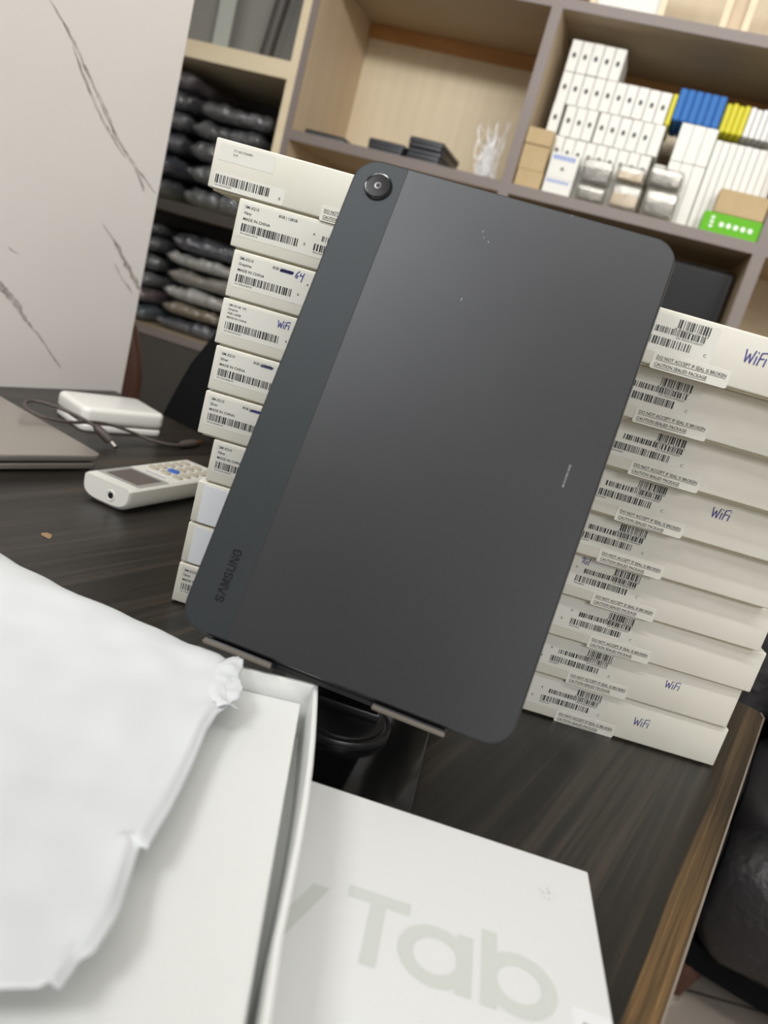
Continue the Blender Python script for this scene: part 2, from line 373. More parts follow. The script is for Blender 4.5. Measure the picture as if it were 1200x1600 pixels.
# ------------------------------------------------------------------ marble-look partition
px0 = Vector((-0.440, 1.197)); pdir = Vector((-0.43, -0.903)).normalized()
pan = thing('partition_panel', 'tall white marble-look partition panel with thin grey veins behind the laptop', 'partition', (px0.x, px0.y, FLOOR), math.atan2(-pdir.y, -pdir.x))
MB().b2((-1.5, 0, 0), (0, 0.008, 2.2), 0.001).build('board', m_marble, pan)
def panfn(u, v):                                         # photo-measured bearing -> point on the panel face
    x = (u - 600) / F; y = (v - 800) / F; d = ux * x + uy * y + fwd; n = Vector((-pdir.y, pdir.x, 0))
    t = (n.x * px0.x + n.y * px0.y) / (n.x * d.x + n.y * d.y); P = d * t
    return (-((P.x - px0.x) * pdir.x + (P.y - px0.y) * pdir.y), P.z + H - FLOOR)
veins = [([(78, 0, 2), (100, 35, 4), (122, 80, 4), (141, 122, 5), (160, 163, 7), (175, 200, 5), (192, 232, 6), (215, 265, 4), (243, 302, 2)], 1),
         ([(115, 72, 2), (130, 118, 3), (150, 165, 4), (166, 198, 4), (180, 222, 3), (195, 245, 2)], 1),
         ([(161, 350, 1), (180, 378, 5), (196, 410, 9), (212, 440, 7), (222, 460, 2)], 1), ([(178, 412, 1), (192, 436, 4), (205, 456, 3)], 1),
         ([(-12, 430, 6), (8, 455, 10), (24, 472, 9), (40, 500, 4), (60, 523, 2)], 1), ([(60, 523, 2), (85, 560, 2), (95, 575, 1)], 1),
         ([(12, 385, 1), (22, 393, 3), (30, 397, 1)], 1), ([(210, 262, 2), (222, 288, 4), (224, 300, 1)], 1)]
for v, _ in veins:
    mb = MB(); pts = [panfn(u, w_) for u, w_, _k in v]; wd = [k * 0.00065 for *_q, k in v]
    a, b = [], []
    # jagged band following the vein
    fine, fw = [], []
    for i in range(len(pts) - 1):
        for k in range(5):
            t = k / 5; fine.append((pts[i][0] * (1 - t) + pts[i + 1][0] * t + random.uniform(-1, 1) * 0.0012, pts[i][1] * (1 - t) + pts[i + 1][1] * t)); fw.append((wd[i] * (1 - t) + wd[i + 1] * t) * random.uniform(0.5, 1.35))
    fine.append(pts[-1]); fw.append(wd[-1])
    for (x, z), q in zip(fine, fw): a.append((x - q, -0.0004, z)); b.append((x + q, -0.0004, z))
    mb.grid([a, b]); mb.build('vein', m_vein, pan)

# ------------------------------------------------------------------ tablet
TC = Vector((0.01062, 0.38297, 0.18942)); E2 = Vector((0.9855, -0.16874, -0.01776)).normalized(); U2 = Vector((0.07749, 0.35446, 0.93186)).normalized(); NN = E2.cross(U2)
TM = Matrix(((E2.x, U2.x, NN.x, TC.x), (E2.y, U2.y, NN.y, TC.y), (E2.z, U2.z, NN.z, TC.z), (0, 0, 0, 1)))
base_off = Matrix.Translation((0, -0.12855, 0))
tablet = thing('tablet', 'graphite tablet standing upright on its stand, back and camera facing out', 'tablet')
tablet.matrix_world = TM @ base_off
TY = 0.12855                                              # local y of the tablet's centre above its base
def tf(x, y, z): return (x, y + TY, z)
slab(MB(), 0.1687, 0.2571, 0.0125, -0.0069, -0.0003, 0.0016, 10, 4, 0, TY).build('frame', m_rim, tablet, True, 40)
SEAM = -0.0575; W2, H2, CR = 0.0841, 0.1283, 0.0122
def half(x0, x1, left):
    arc = lambda sx, sy, a0: [(sx * (W2 - CR) + CR * math.cos(R(a0 + 9 * i)), sy * (H2 - CR) + CR * math.sin(R(a0 + 9 * i))) for i in range(11)]
    return ([(x1, H2)] + arc(-1, 1, 90) + arc(-1, -1, 180) + [(x1, -H2)]) if left else ([(x0, -H2)] + arc(1, -1, 270) + arc(1, 1, 0) + [(x0, H2)])
def plate(pts, name, m):
    c = Vector((sum(p[0] for p in pts) / len(pts), sum(p[1] for p in pts) / len(pts)))
    mb = MB(); ins = lambda k: [((p[0] - k * (1 if p[0] > 0 else -1) if abs(p[0]) > 0.071 else p[0]), p[1] - k * (1 if p[1] > 0 else -1)) for p in pts]
    mb.loft([[tf(x, y, -0.0012) for x, y in pts], [tf(x, y, -0.0004) for x, y in ins(0.0002)], [tf(x, y, 0.0) for x, y in ins(0.0009)]])
    return mb.build(name, m, tablet)
plate(half(None, SEAM - 0.00008, True), 'antenna_cover', m_strip)
plate(half(SEAM + 0.00008, None, False), 'back_panel', m_tab)
MB().b2(tf(SEAM - 0.00022, -0.1279, -0.0011), tf(SEAM + 0.00022, 0.1279, 0.00006)).build('seam', m_groove, tablet)
# camera
camr = MB(); CX, CY = -0.0693, 0.1142
camr.lathe([(0.0073, -0.0003), (0.0073, 0.0008), (0.0069, 0.0013), (0.0062, 0.0014), (0.0060, 0.0011)], tf(CX, CY, 0), 48); cr_ = camr.build('camera_ring', m_blackgloss, tablet, True, 35)
mb = MB(); mb.lathe([(0.0059, 0.0), (0.0059, 0.00125)], tf(CX, CY, 0), 48); mb.build('lens_cover', m_lens, cr_)
mb = MB(); mb.lathe([(0.0019, 0.00126), (0.0019, 0.0014), (0.0012, 0.00145)], tf(CX, CY, 0), 32); mb.build('lens', m_lensring, cr_, True, 35)
mb = MB(); mb.lathe([(0.0010, 0.00146), (0.0010, 0.00155)], tf(CX, CY, 0), 24); mb.build('pupil', m_groove, cr_)
# SAMSUNG wordmark reading upward: x of text -> +y of the tablet, cap direction -> -x
LET = {'S': [[(.88, .78), (.72, .97), (.3, .97), (.1, .78), (.2, .58), (.75, .42), (.9, .22), (.72, .03), (.28, .03), (.08, .24)]],
       'A': [[(.03, 0), (.45, 1), (.55, 1), (.97, 0)]], 'M': [[(.06, 0), (.06, 1), (.18, 1), (.5, .12), (.82, 1), (.94, 1), (.94, 0)]],
       'U': [[(.1, 1), (.1, .28), (.28, .03), (.72, .03), (.9, .28), (.9, 1)]], 'N': [[(.1, 0), (.1, 1), (.2, 1), (.8, 0), (.9, 0), (.9, 1)]],
       'G': [[(.88, .75), (.7, .97), (.3, .97), (.1, .75), (.1, .25), (.3, .03), (.7, .03), (.9, .25), (.9, .5), (.55, .5)]]}
mb = MB(); mb.flat = True; step = 0.0274 / 7
for i, ch in enumerate('SAMSUNG'):
    for st in LET[ch]:
        stroke(mb, st, 0.00085, lambda x, y: tf(-0.0660 - y, x - 0.1120, 0.00008), (i * step + 0.0003, 0.0003), 0.0040, step * 0.82)
mb.build('wordmark', m_word, tablet)
mb = MB(); mb.flat = True
put_text(mb, 'SM-X210 8GB 128GB', 0, 0, lambda x, y: tf(0.0690 - y, x - 0.0045, 0.00008), 0.0009, 0.0115, 0.01); mb.build('small_print', m_pale, tablet)
for (x, y, a, l) in ((-0.0081, 0.0694, 80, 0.0014), (-0.0098, 0.1066, 100, 0.0009), (-0.0055, 0.1021, 120, 0.0008), (-0.0083, 0.1034, 60, 0.0006), (0.0294, 0.1272, 75, 0.0010)):
    mb = MB(); mb.flat = True
    stroke(mb, [(-l / 2 * math.cos(R(a)), -l / 2 * math.sin(R(a))), (l / 2 * math.cos(R(a)), l / 2 * math.sin(R(a)))], 0.00018, lambda p, q: tf(x + p, y + q, 0.0001)); mb.build('scuff', m_chip, tablet)

# ------------------------------------------------------------------ tablet stand
stand = thing('tablet_stand', 'black tablet stand with round hinge base and two ledges under the tablet', 'stand', (0.0085, 0.4245, 0), R(-6))
slab(MB(), 0.108, 0.150, 0.004, 0.0, 0.003, 0.0008, 5, 3, 0.0, -0.014).build('base_plate', m_blackgloss, stand, True, 40)
mb = MB(); mb.lathe([(0.0310, 0.003), (0.0312, 0.0058), (0.0302, 0.0076), (0.0285, 0.0080), (0.0279, 0.0070), (0.0268, 0.0070), (0.0263, 0.0086), (0.0248, 0.0092)], (0, 0, 0), 64); mb.build('swivel_disc', m_blackplastic, stand, True, 35)
inv = Matrix.LocRotScale(stand.location, stand.rotation_euler, None).inverted()
def tl(x, y, z): return inv @ (TM @ Vector((x, y, z)))     # tablet frame -> stand frame
SX = -0.0063
def tbox(name, m, lo, hi, r=0.0, par=None):
    mb = MB()
    if r: slab(mb, hi[0] - lo[0], hi[1] - lo[1], r, lo[2], hi[2], 0.0006, 6, 2, (lo[0] + hi[0]) / 2, (lo[1] + hi[1]) / 2, lambda x, y, z: tl(x, y, z))
    else: mb.b2(lo, hi, 0.0008); [setattr(v, 'co', tl(*v.co)) for v in mb.bm.verts]
    return mb.build(name, m, par or stand, bool(r), 40)
tbox('support_plate', m_blackplastic, (SX - 0.062, -0.1325, -0.0125), (SX + 0.062, 0.03, -0.0078), 0.008)
tbox('support_lip', m_blackplastic, (SX - 0.060, -0.1312, -0.0125), (SX + 0.060, -0.1296, -0.0074))
for x0, x1 in ((-0.068, -0.0317), (0.0191, 0.0554)):
    led = tbox('ledge', m_blackplastic, (x0, -0.1324, -0.0115), (x1, -0.1292, 0.0022))
    mb = MB(); slab(mb, x1 - x0 - 0.0004, 0.0022, 0.0010, 0.0022, 0.0030, 0.0003, 6, 2, (x0 + x1) / 2, -0.1311, lambda x, y, z: tl(x, y, z)); mb.build('rubber_pad', m_pad, led, True, 40)
p0, p1 = Vector((0, 0.004, 0.012)), tl(SX, -0.075, -0.0135)
mb = MB(); d = p1 - p0; wv = Vector((1, 0, 0)); nrm = d.normalized().cross(wv).normalized()
ring = lambda p, hw, ht: [p + wv * hw + nrm * ht, p - wv * hw + nrm * ht, p - wv * hw - nrm * ht, p + wv * hw - nrm * ht]
mb.loft([ring(p0, 0.021, 0.003), ring(p0 + d * 0.5, 0.019, 0.003), ring(p1, 0.022, 0.003)]); mb.build('arm', m_blackgloss, stand)
for p, w_ in ((p0, 0.022), (p1, 0.024)):
    mb = MB(); mb.lathe([(0.0052, -w_), (0.0056, -w_ + 0.001), (0.0056, w_ - 0.001), (0.0052, w_)], p, 24, 'x'); mb.build('hinge', m_blackplastic, stand, True, 40)

# ------------------------------------------------------------------ boxed tablets: the two stacks
T_, W_, D_ = 0.031, 0.182, 0.262
ORD = ['bottom', 'second from bottom', 'third from bottom', 'fourth from bottom', 'fifth from bottom', 'sixth from bottom', 'seventh from bottom', 'eighth from bottom', 'ninth from bottom', 'topmost']
def carton(parent, t=T_):
    mb = MB(); mb.box((0, 0, (t + 0.0013) / 2), (W_, D_, t - 0.0013), 0.0010, 3); mb.build('lid', m_carton, parent, True, 50)
    mb = MB(); mb.box((0, 0, 0.0010), (W_ - 0.006, D_ - 0.006, 0.0020), 0.0003, 1); mb.build('tray', m_carton_edge, parent)
FR = -D_ / 2
def face(t):                                             # x from the left end, z down from the top of the front face
    def at(e): return lambda x, z: (-W_ / 2 + x, FR - e, t - z)
    return at
def sticker(parent, name, x0, z0, x1, z1, t, m, e=0.00012):
    mb = MB(); slab(mb, x1 - x0, z1 - z0, 0.0012, 0, e, 0.00003, 4, 1, (x0 + x1) / 2, (z0 + z1) / 2, lambda x, z, q: (-W_ / 2 + x, FR + 0.00002 - q, t - z)); return mb.build(name, m, parent)
def tx(mb, s, x, z, fn, size, width=None, bold=0.0): put_text(mb, s, x, 0, lambda a, b: fn(a, z - b), size, width, bold)
def barc(mb, x, z, w_, h_, fn, rnd): barcode(mb, x, 0, w_, h_, lambda a, b: fn(a, z - b), rnd)
def label_left(parent, t, lines, cap, rnd, big=False, x0=0.0):
    lab = sticker(parent, 'product_label', 0.0028, 0.0022, 0.0985, 0.0226, t, m_sticker); fn = face(t)(0.0002)
    mb = MB(); mb.flat = True
    if len(lines) == 3:
        for s, z in zip(lines, (0.0052, 0.0087, 0.0124)): tx(mb, s, 0.0048, z, fn, 0.0017, None, 0.012)
    else:
        for s, z in zip(lines, (0.0042, 0.0068, 0.0094, 0.0121)): tx(mb, s, 0.0048, z, fn, 0.0013, None, 0.01)
    if cap: tx(mb, cap, 0.0270, 0.0052, fn, 0.0016, None, 0.012)
    barc(mb, 0.0048, 0.0192, 0.038, 0.0048, fn, rnd)
    tx(mb, 'S/N: R92X%04dKTB' % rnd.randint(1000, 9999), 0.0048, 0.0210, fn, 0.0010)
    tx(mb, 'B', 0.0462, 0.0172, fn, 0.0016); tx(mb, 'A', 0.0508, 0.0098, fn, 0.0016)
    label_right(mb, fn, rnd); mb.build('print', m_ink, lab)
def label_right(mb, fn, rnd):
    barc(mb, 0.0760, 0.0078, 0.0180, 0.0046, fn, rnd); tx(mb, '8 806095 %06d' % rnd.randint(100000, 999999), 0.0748, 0.0090, fn, 0.0011, 0.0185)
    barc(mb, 0.0570, 0.0120, 0.0360, 0.0032, fn, rnd); tx(mb, 'S/N: R92X%04dNA2W' % rnd.randint(1000, 9999), 0.0770, 0.0134, fn, 0.0011)
    barc(mb, 0.0530, 0.0186, 0.0350, 0.0042, fn, rnd); tx(mb, 'R92X%05d' % rnd.randint(10000, 99999), 0.0530, 0.0202, fn, 0.0010)
    tx(mb, 'C', 0.0938, 0.0186, fn, 0.0017)
def seal(parent, t, dx=0.0, tilt=0.0, low=0.0):
    s = sticker(parent, 'seal_sticker', 0.067 + dx, 0.0218, 0.1095 + dx, t + 0.0002, t, m_seal, 0.00022); fn0 = face(t)(0.0003)
    fn = lambda a, z: fn0(a, z + tilt * (a - 0.067))
    mb = MB(); mb.flat = True
    tx(mb, 'DO NOT ACCEPT IF SEAL IS BROKEN', 0.069 + dx, 0.0256 + low, fn, 0.0018, 0.0385, 0.014); quad(mb, 0.069 + dx, 0.0263 + low, 0.1075 + dx, 0.02605 + low, fn)
    tx(mb, 'CAUTION SEALED PACKAGE', 0.069 + dx, 0.0294 + low, fn, 0.0018, 0.029, 0.014); quad(mb, 0.069 + dx, 0.0302 + low, 0.098 + dx, 0.02995 + low, fn)
    mb.build('print', m_ink, s)
def pen(parent, t, strokes, x, z, h_, m=m_pen, wd=0.00065, kx=None, name='handwriting'):
    fn = face(t)(0.00025); mb = MB(); mb.flat = True
    for st in strokes: stroke(mb, st, wd, lambda a, b: fn(a, z - b), (x, 0), h_, kx or h_)
    mb.build(name, m, parent)
SCRIB = [[(0.1 * i, (i % 2) * 0.9) for i in range(20)], [(0, .4), (2, .5)]]
left_x = [-0.1300, -0.1297, -0.1293, -0.1251, -0.1374, -0.1370, -0.1389, -0.1384, -0.1418, -0.1640]
YL, YR = R(-2.79), R(-1.82)
left_kind = [('Navy', 0), None, None, ('Navy', 1), ('Silver', 2), ('Silver', 3), ('Graphite', 4), ('Graphite', 5), ('Navy', 6), 'top']
left_desc = ['bottom one, labelled Navy with a worn corner', 'second from bottom, with blank white panel', 'third from bottom, with blank white panel',
             'fourth from bottom, labelled Navy', 'fifth from bottom, labelled Silver', 'sixth from bottom, labelled Silver',
             'labelled Graphite with blue handwritten WiFi', 'labelled Graphite with handwritten 64', 'second from top, labelled Navy', 'topmost, jutting out to the left']
for i in range(10):
    rnd = random.Random(100 + i); yc = 0.5249 + (0.0010 if i == 9 else rnd.uniform(-0.0006, 0.0006)); yaw = YL + R(rnd.uniform(-0.35, 0.35)) if i < 9 else YL + R(-0.6)
    c, s = math.cos(yaw), math.sin(yaw); fx, fy = left_x[i], yc
    ctr = (fx + c * W_ / 2 - s * D_ / 2, fy + s * W_ / 2 + c * D_ / 2)
    b = thing('tablet_box', 'white tablet box in the left stack, %s' % left_desc[i], 'box', (ctr[0], ctr[1], i * T_), yaw, 'tablet boxes of the left stack')
    carton(b); k = left_kind[i]
    if k is None:
        sticker(b, 'end_panel', 0.0052, 0.0018, W_ - 0.003, T_ - 0.002, T_, m_inset, 0.0004)
        continue
    if k == 'top':
        lab = sticker(b, 'upper_label', 0.0035, 0.0022, 0.040, 0.0125, T_, m_sticker); mb = MB(); mb.flat = True; fn = face(T_)(0.0002)
        tx(mb, '711601034481', 0.0125, 0.0060, fn, 0.0015); tx(mb, 'SYF', 0.0125, 0.0086, fn, 0.0015); mb.build('print', m_greyink, lab)
        lab = sticker(b, 'barcode_label', 0.0035, 0.0195, 0.050, 0.0292, T_, m_sticker); mb = MB(); mb.flat = True
        barc(mb, 0.0042, 0.0262, 0.0365, 0.0052, fn, rnd); tx(mb, 'S/N: R92X70TJYSP', 0.0045, 0.0278, fn, 0.0010); tx(mb, 'B', 0.0465, 0.0262, fn, 0.0016); mb.build('print', m_ink, lab)
        seal(b, T_, 0.0075, 0, 0.0); continue
    if k[1] == 5 - 1: label_left(b, T_, ('SM-X216B  UD', k[0], '4GB | 64GB', 'MADE IN CHINA'), None, rnd)
    else: label_left(b, T_, ('SM-X210', k[0], 'MADE IN CHINA'), '8GB | 128GB', rnd)
    if i != 9: seal(b, T_, rnd.uniform(-0.002, 0.002))
    if i == 6: pen(b, T_, WIFI, 0.0390, 0.0088, 0.0050, wd=0.0006)
    if i == 7: pen(b, T_, SIXFOUR, 0.0425, 0.0068, 0.0044, wd=0.0006); pen(b, T_, SCRIB, 0.0325, 0.0055, 0.0018, m_pen_dark, 0.0007, 0.0042, 'scribble')
    if i == 5: pen(b, T_, SCRIB, 0.0325, 0.0058, 0.0020, m_pen_dark, 0.0004, 0.0042, 'scribble'); pen(b, T_, [[(.9, 1), (.2, .5), (0, 0)]], 0.0505, 0.0088, 0.004)
    if i == 4: pen(b, T_, SCRIB, 0.0325, 0.0056, 0.0016, m_pen, 0.0005, 0.0042, 'scribble')

right_x = [0.2695, 0.2660, 0.2690, 0.2610, 0.2520, 0.2505, 0.2480, 0.2350, 0.2290]      # right ends, bottom to top
right_y = [0.5060, 0.5038, 0.4998, 0.4942, 0.4871, 0.4774, 0.4660, 0.4532, 0.4380]
right_desc = ['bottom one, with blue WiFi', 'second from bottom, with small blue WiFi', 'third from bottom', 'fourth from bottom, purple pen marks on label',
              'fifth from bottom, without handwriting', 'sixth from bottom, with faint blue WiFi', 'seventh from bottom, without handwriting',
              'second from top, without handwriting', 'topmost, with large blue WiFi']
ORR = ORD[:8] + ['topmost']
for i in range(9):
    rnd = random.Random(300 + i); yaw = YR + R(rnd.uniform(-0.3, 0.3)); c, s = math.cos(yaw), math.sin(yaw)
    ctr = (right_x[i] - c * W_ / 2 - s * D_ / 2, right_y[i] - s * W_ / 2 + c * D_ / 2)
    b = thing('tablet_box', 'white tablet box in the right stack, %s' % right_desc[i], 'box', (ctr[0], ctr[1], i * T_), yaw, 'tablet boxes of the right stack')
    carton(b); label_left(b, T_, ('SM-X210', 'Graphite', 'MADE IN CHINA'), '8GB | 128GB', rnd); seal(b, T_, rnd.uniform(-0.001, 0.003), rnd.uniform(-0.01, 0.02))
    if i == 8: pen(b, T_, WIFI, 0.1145, 0.0150, 0.0075, wd=0.0007)
    if i == 5: pen(b, T_, WIFI, 0.1235, 0.0125, 0.0070, wd=0.0006)
    if i == 1: pen(b, T_, WIFI, 0.1325, 0.0135, 0.0062, wd=0.0005)
    if i == 0: pen(b, T_, WIFI, 0.1195, 0.0165, 0.0066, wd=0.0005)
    if i == 3: pen(b, T_, FOURG, 0.0530, 0.0062, 0.0045, wd=0.0005)

# ------------------------------------------------------------------ retail box lying flat in front
tb_yaw = R(-4.0); LW, LD = 0.268, 0.182; c, s = math.cos(tb_yaw), math.sin(tb_yaw)
rb = thing('retail_box', 'closed white retail box lying flat in front, big pale grey letters on its lid', 'box', (0.1318, 0.3085, 0), tb_yaw)
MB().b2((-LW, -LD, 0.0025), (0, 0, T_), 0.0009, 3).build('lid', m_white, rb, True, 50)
MB().b2((-LW + 0.001, -LD + 0.001, 0), (-0.001, -0.001, 0.004), 0.0004, 1).build('tray', m_carton_edge, rb)
mb = MB(); mb.flat = True; ZT = T_ + 0.00012; fn = lambda x, y: (x, y, ZT); mm = 0.001
quad(mb, -101 * mm, -62.4 * mm, -76.5 * mm, -56.4 * mm, fn); quad(mb, -91.7 * mm, -91.6 * mm, -85.7 * mm, -62.4 * mm, fn)
def annulus(cx, cy, r0, r1, sy=1.0, n=48):
    o = [(cx + r1 * math.cos(2 * math.pi * i / n), cy + r1 * sy * math.sin(2 * math.pi * i / n)) for i in range(n)]
    q = [(cx + r0 * math.cos(2 * math.pi * i / n), cy + r0 * sy * math.sin(2 * math.pi * i / n)) for i in range(n)]
    for i in range(n): j = (i + 1) % n; mb.poly([(o[i][0] * mm, o[i][1] * mm, ZT), (o[j][0] * mm, o[j][1] * mm, ZT), (q[j][0] * mm, q[j][1] * mm, ZT), (q[i][0] * mm, q[i][1] * mm, ZT)])
ZT += 0.00002; annulus(-65.4, -77.1, 8.2, 14.0); annulus(-34.1, -77.1, 8.2, 14.1); ZT += 0.00002
quad(mb, -57.4 * mm, -90.6 * mm, -51.5 * mm, -63.0 * mm, fn); quad(mb, -48.2 * mm, -91.2 * mm, -42.3 * mm, -56.2 * mm, fn)
mb.poly([(x * mm, y * mm, ZT) for x, y in ((-114.6, -62.3), (-108.2, -62.3), (-123.5, -103), (-129.8, -103))])
ZT += 0.00001; mb.poly([(x * mm, y * mm, ZT) for x, y in ((-133.6, -62.3), (-127.2, -62.3), (-118.2, -86), (-121.6, -93.5))])
annulus(-150.2, -77.1, 8.2, 14.0)
mb.build('lettering', m_paleletter, rb)
mb = MB(); slab(mb, 0.0145, 0.040, 0.001, T_, T_ + 0.00015, 0.00003, 4, 1, -0.0078, -0.0985); st = mb.build('corner_sticker', mat('bright_sticker', (0.84, 0.85, 0.86), 0.4), rb)
mb = MB(); mb.flat = True; put_text(mb, 'SM-X210', -0.0118, -0.0868, lambda x, y: (x, y, T_ + 0.0003), 0.0026, None, 0.01); mb.build('print', m_ink, st)

# ------------------------------------------------------------------ open box, insert and tissue
ob_yaw = R(5.0); OW, OD, OH = 0.182, 0.268, 0.031
ob = thing('open_box_tray', 'open white box tray without lid, its corner poking over the closed retail box', 'box', (-0.0077, 0.3480, 0.0312), ob_yaw)
MB().b2((-OW, -OD, 0), (0, 0, 0.0016)).build('bottom', m_tray, ob)
mb = MB(); th = 0.0022                                     # right wall, bulging slightly outward
rings = []
for k in range(13):
    y = -OD * k / 12; bl = 0.0026 * math.sin(math.pi * min(1, k / 7.0)) if k <= 7 else 0
    rings.append([(bl, y, 0.0016), (bl, y, OH - 0.0005), (bl - 0.0006, y, OH), (bl - th + 0.0006, y, OH), (bl - th, y, OH - 0.0005), (bl - th * 1.2, y, 0.0016)])
mb.loft(rings); mb.build('wall_panel', m_tray, ob, True, 40)
MB().b2((-OW, -th, 0.0016), (-0.0001, 0, OH), 0.0005, 2).build('wall_panel', m_tray, ob)
MB().b2((-OW, -OD, 0.0016), (-OW + th, -th, OH), 0.0005, 2).build('wall_panel', m_tray, ob)
MB().b2((-OW + th, -OD, 0.0016), (-th, -OD + th, OH), 0.0005, 2).build('wall_panel', m_tray, ob)
ins = thing('box_insert', 'flat white card insert lying inside the open box tray', 'insert', (-0.0077, 0.3480, 0.0330), ob_yaw)
MB().b2((-OW + 0.006, -OD + 0.006, 0), (-0.0060, -0.0072, 0.0210), 0.0006, 2).build('card_platform', m_insert, ins)

tis = thing('tissue_sheet', 'torn white translucent wrapping sheet draped over the left of the open box', 'wrapping', (-0.06, 0.27, 0.0663))
def ray(u, v, z):
    x = (u - 600) / F; y = (v - 800) / F; d = ux * x + uy * y + fwd; t = (z - H) / d.z; return Vector((d.x * t, d.y * t, z))
ZS = 0.0665
redge = [(372, 1030), (377, 1046), (373, 1062), (379, 1078), (374, 1092), (358, 1100), (341, 1113), (324, 1140), (303, 1190), (285, 1228), (267, 1265), (247, 1298), (231, 1326), (219, 1321), (211, 1350), (203, 1378), (191, 1420), (179, 1444), (160, 1472), (147, 1490), (126, 1500), (110, 1524), (95, 1544)]
tedge = [(-260, 760), (-120, 815), (0, 862), (60, 888), (130, 918), (200, 946), (270, 974), (320, 993), (348, 1006), (364, 1018), (372, 1030)]
RP = [ray(u, v, ZS) for u, v in redge]; TP = [ray(u, v, ZS) for u, v in tedge]
def lerp_poly(P, t):
    n = len(P) - 1; f = min(max(t, 0), 1) * n; i = min(int(f), n - 1); return P[i].lerp(P[i + 1], f - i)
NR, NC = 66, 70; rows = []
for r_ in range(NR + 1):
    v = r_ / NR; Rr = lerp_poly(RP, v); L0 = TP[0].lerp(ray(-420, 1548, ZS), v); row = []
    for c_ in range(NC + 1):
        u = c_ / NC; P = L0.lerp(Rr, u)
        P = P + (lerp_poly(TP, u) - TP[0].lerp(TP[-1], u)) * (1 - v) ** 2
        e = (1 - u)
        z = 0.002 * noise.noise(Vector((P.x * 22, P.y * 22, 1.3))) + 0.0012 * noise.noise(Vector((P.x * 60, P.y * 45, 4.0)))
        z += 0.010 * e * e * (1 - v)                                        # higher toward the far left
        z -= 0.0085 * max(0, 1 - v * 9) ** 2 * (0.35 + 0.65 * (u < 0.98))   # rolls down at the far edge
        crum = max(0, 1 - abs(v - 0.18) * 7) * max(0, 1 - e * 11)
        z += crum * 0.004 * noise.noise(Vector((P.x * 260, P.y * 260, 9)))
        z += 0.0022 * math.exp(-((u - 0.955) / 0.02) ** 2) * (v > 0.25)        # folded lip along the torn edge
        row.append((P.x - tis.location.x, P.y - tis.location.y, P.z + z - tis.location.z))
    rows.append(row)
mb = MB(); mb.grid(rows); ts = mb.build('sheet', m_tissue, tis, True)
so = ts.modifiers.new('thick', 'SOLIDIFY'); so.thickness = 0.0003

mb = MB(); P = []
for j in range(17):
    row = []
    for i in range(15):
        u, v = i / 14, j / 16
        a = ray(338 - 14 * math.sin(v * 3), 1036 + 70 * v, ZS).lerp(ray(371 + 9 * math.sin(v * 5.5 + 1) + 3 * noise.noise(Vector((v * 9, 2, 0))), 1030 + 76 * v, ZS), u)
        q = a * 190; row.append((a.x - tis.location.x, a.y - tis.location.y, 0.0004 + 0.0020 * noise.noise(Vector((q.x * 0.6, q.y * 1.5, 1.7))) * u + 0.0010 * noise.noise(q * 2.7) * u + 0.0014 * math.sin(u * math.pi)))
    P.append(row)
mb.grid(P); fl_ = mb.build('torn_flap', m_tissue, tis, True); so = fl_.modifiers.new('thick', 'SOLIDIFY'); so.thickness = 0.0002

# ------------------------------------------------------------------ laptop, power bank, cable, remote
lap = thing('laptop', 'closed grey laptop at the left edge, marble panel reflected in its lid', 'laptop', (-0.2915, 0.7740, 0), R(-124 + 90))
# local: -y runs along the front-right edge, -x along the right edge... built as corner at origin
LWd, LDp = 0.265, 0.27
slab(MB(), LWd, LDp, 0.009, 0.011, 0.0178, 0.0012, 6, 3, -LWd / 2, -LDp / 2).build('lid', m_laptop, lap, True, 40)
slab(MB(), LWd - 0.004, LDp - 0.004, 0.008, 0.0022, 0.0085, 0.0012, 6, 3, -LWd / 2, -LDp / 2).build('base', m_laptop, lap, True, 40)
slab(MB(), LWd - 0.012, LDp - 0.012, 0.006, 0.0084, 0.0112, 0.0004, 6, 1, -LWd / 2, -LDp / 2).build('keyboard_gap', m_laptopdark, lap)
for x, y in ((-0.03, -0.03), (-LWd + 0.03, -0.03), (-0.03, -LDp + 0.03), (-LWd + 0.03, -LDp + 0.03)):
    mb = MB(); mb.lathe([(0.006, 0), (0.006, 0.0024)], (x, y, 0), 16); mb.build('rubber_foot', m_blackplastic, lap)

pb = thing('power_bank', 'glossy white rounded power brick lying behind the brown cable', 'power bank', (-0.3650, 0.9700, 0), R(48))
slab(MB(), 0.108, 0.080, 0.010, 0.0095, 0.0300, 0.006, 8, 5).build('upper_shell', m_gloss_white, pb, True, 40)
slab(MB(), 0.107, 0.079, 0.010, 0.0, 0.0088, 0.003, 8, 4).build('lower_shell', m_gloss_white, pb, True, 40)
slab(MB(), 0.103, 0.075, 0.009, 0.0085, 0.0100, 0.0002, 8, 1).build('seam', m_pad, pb)

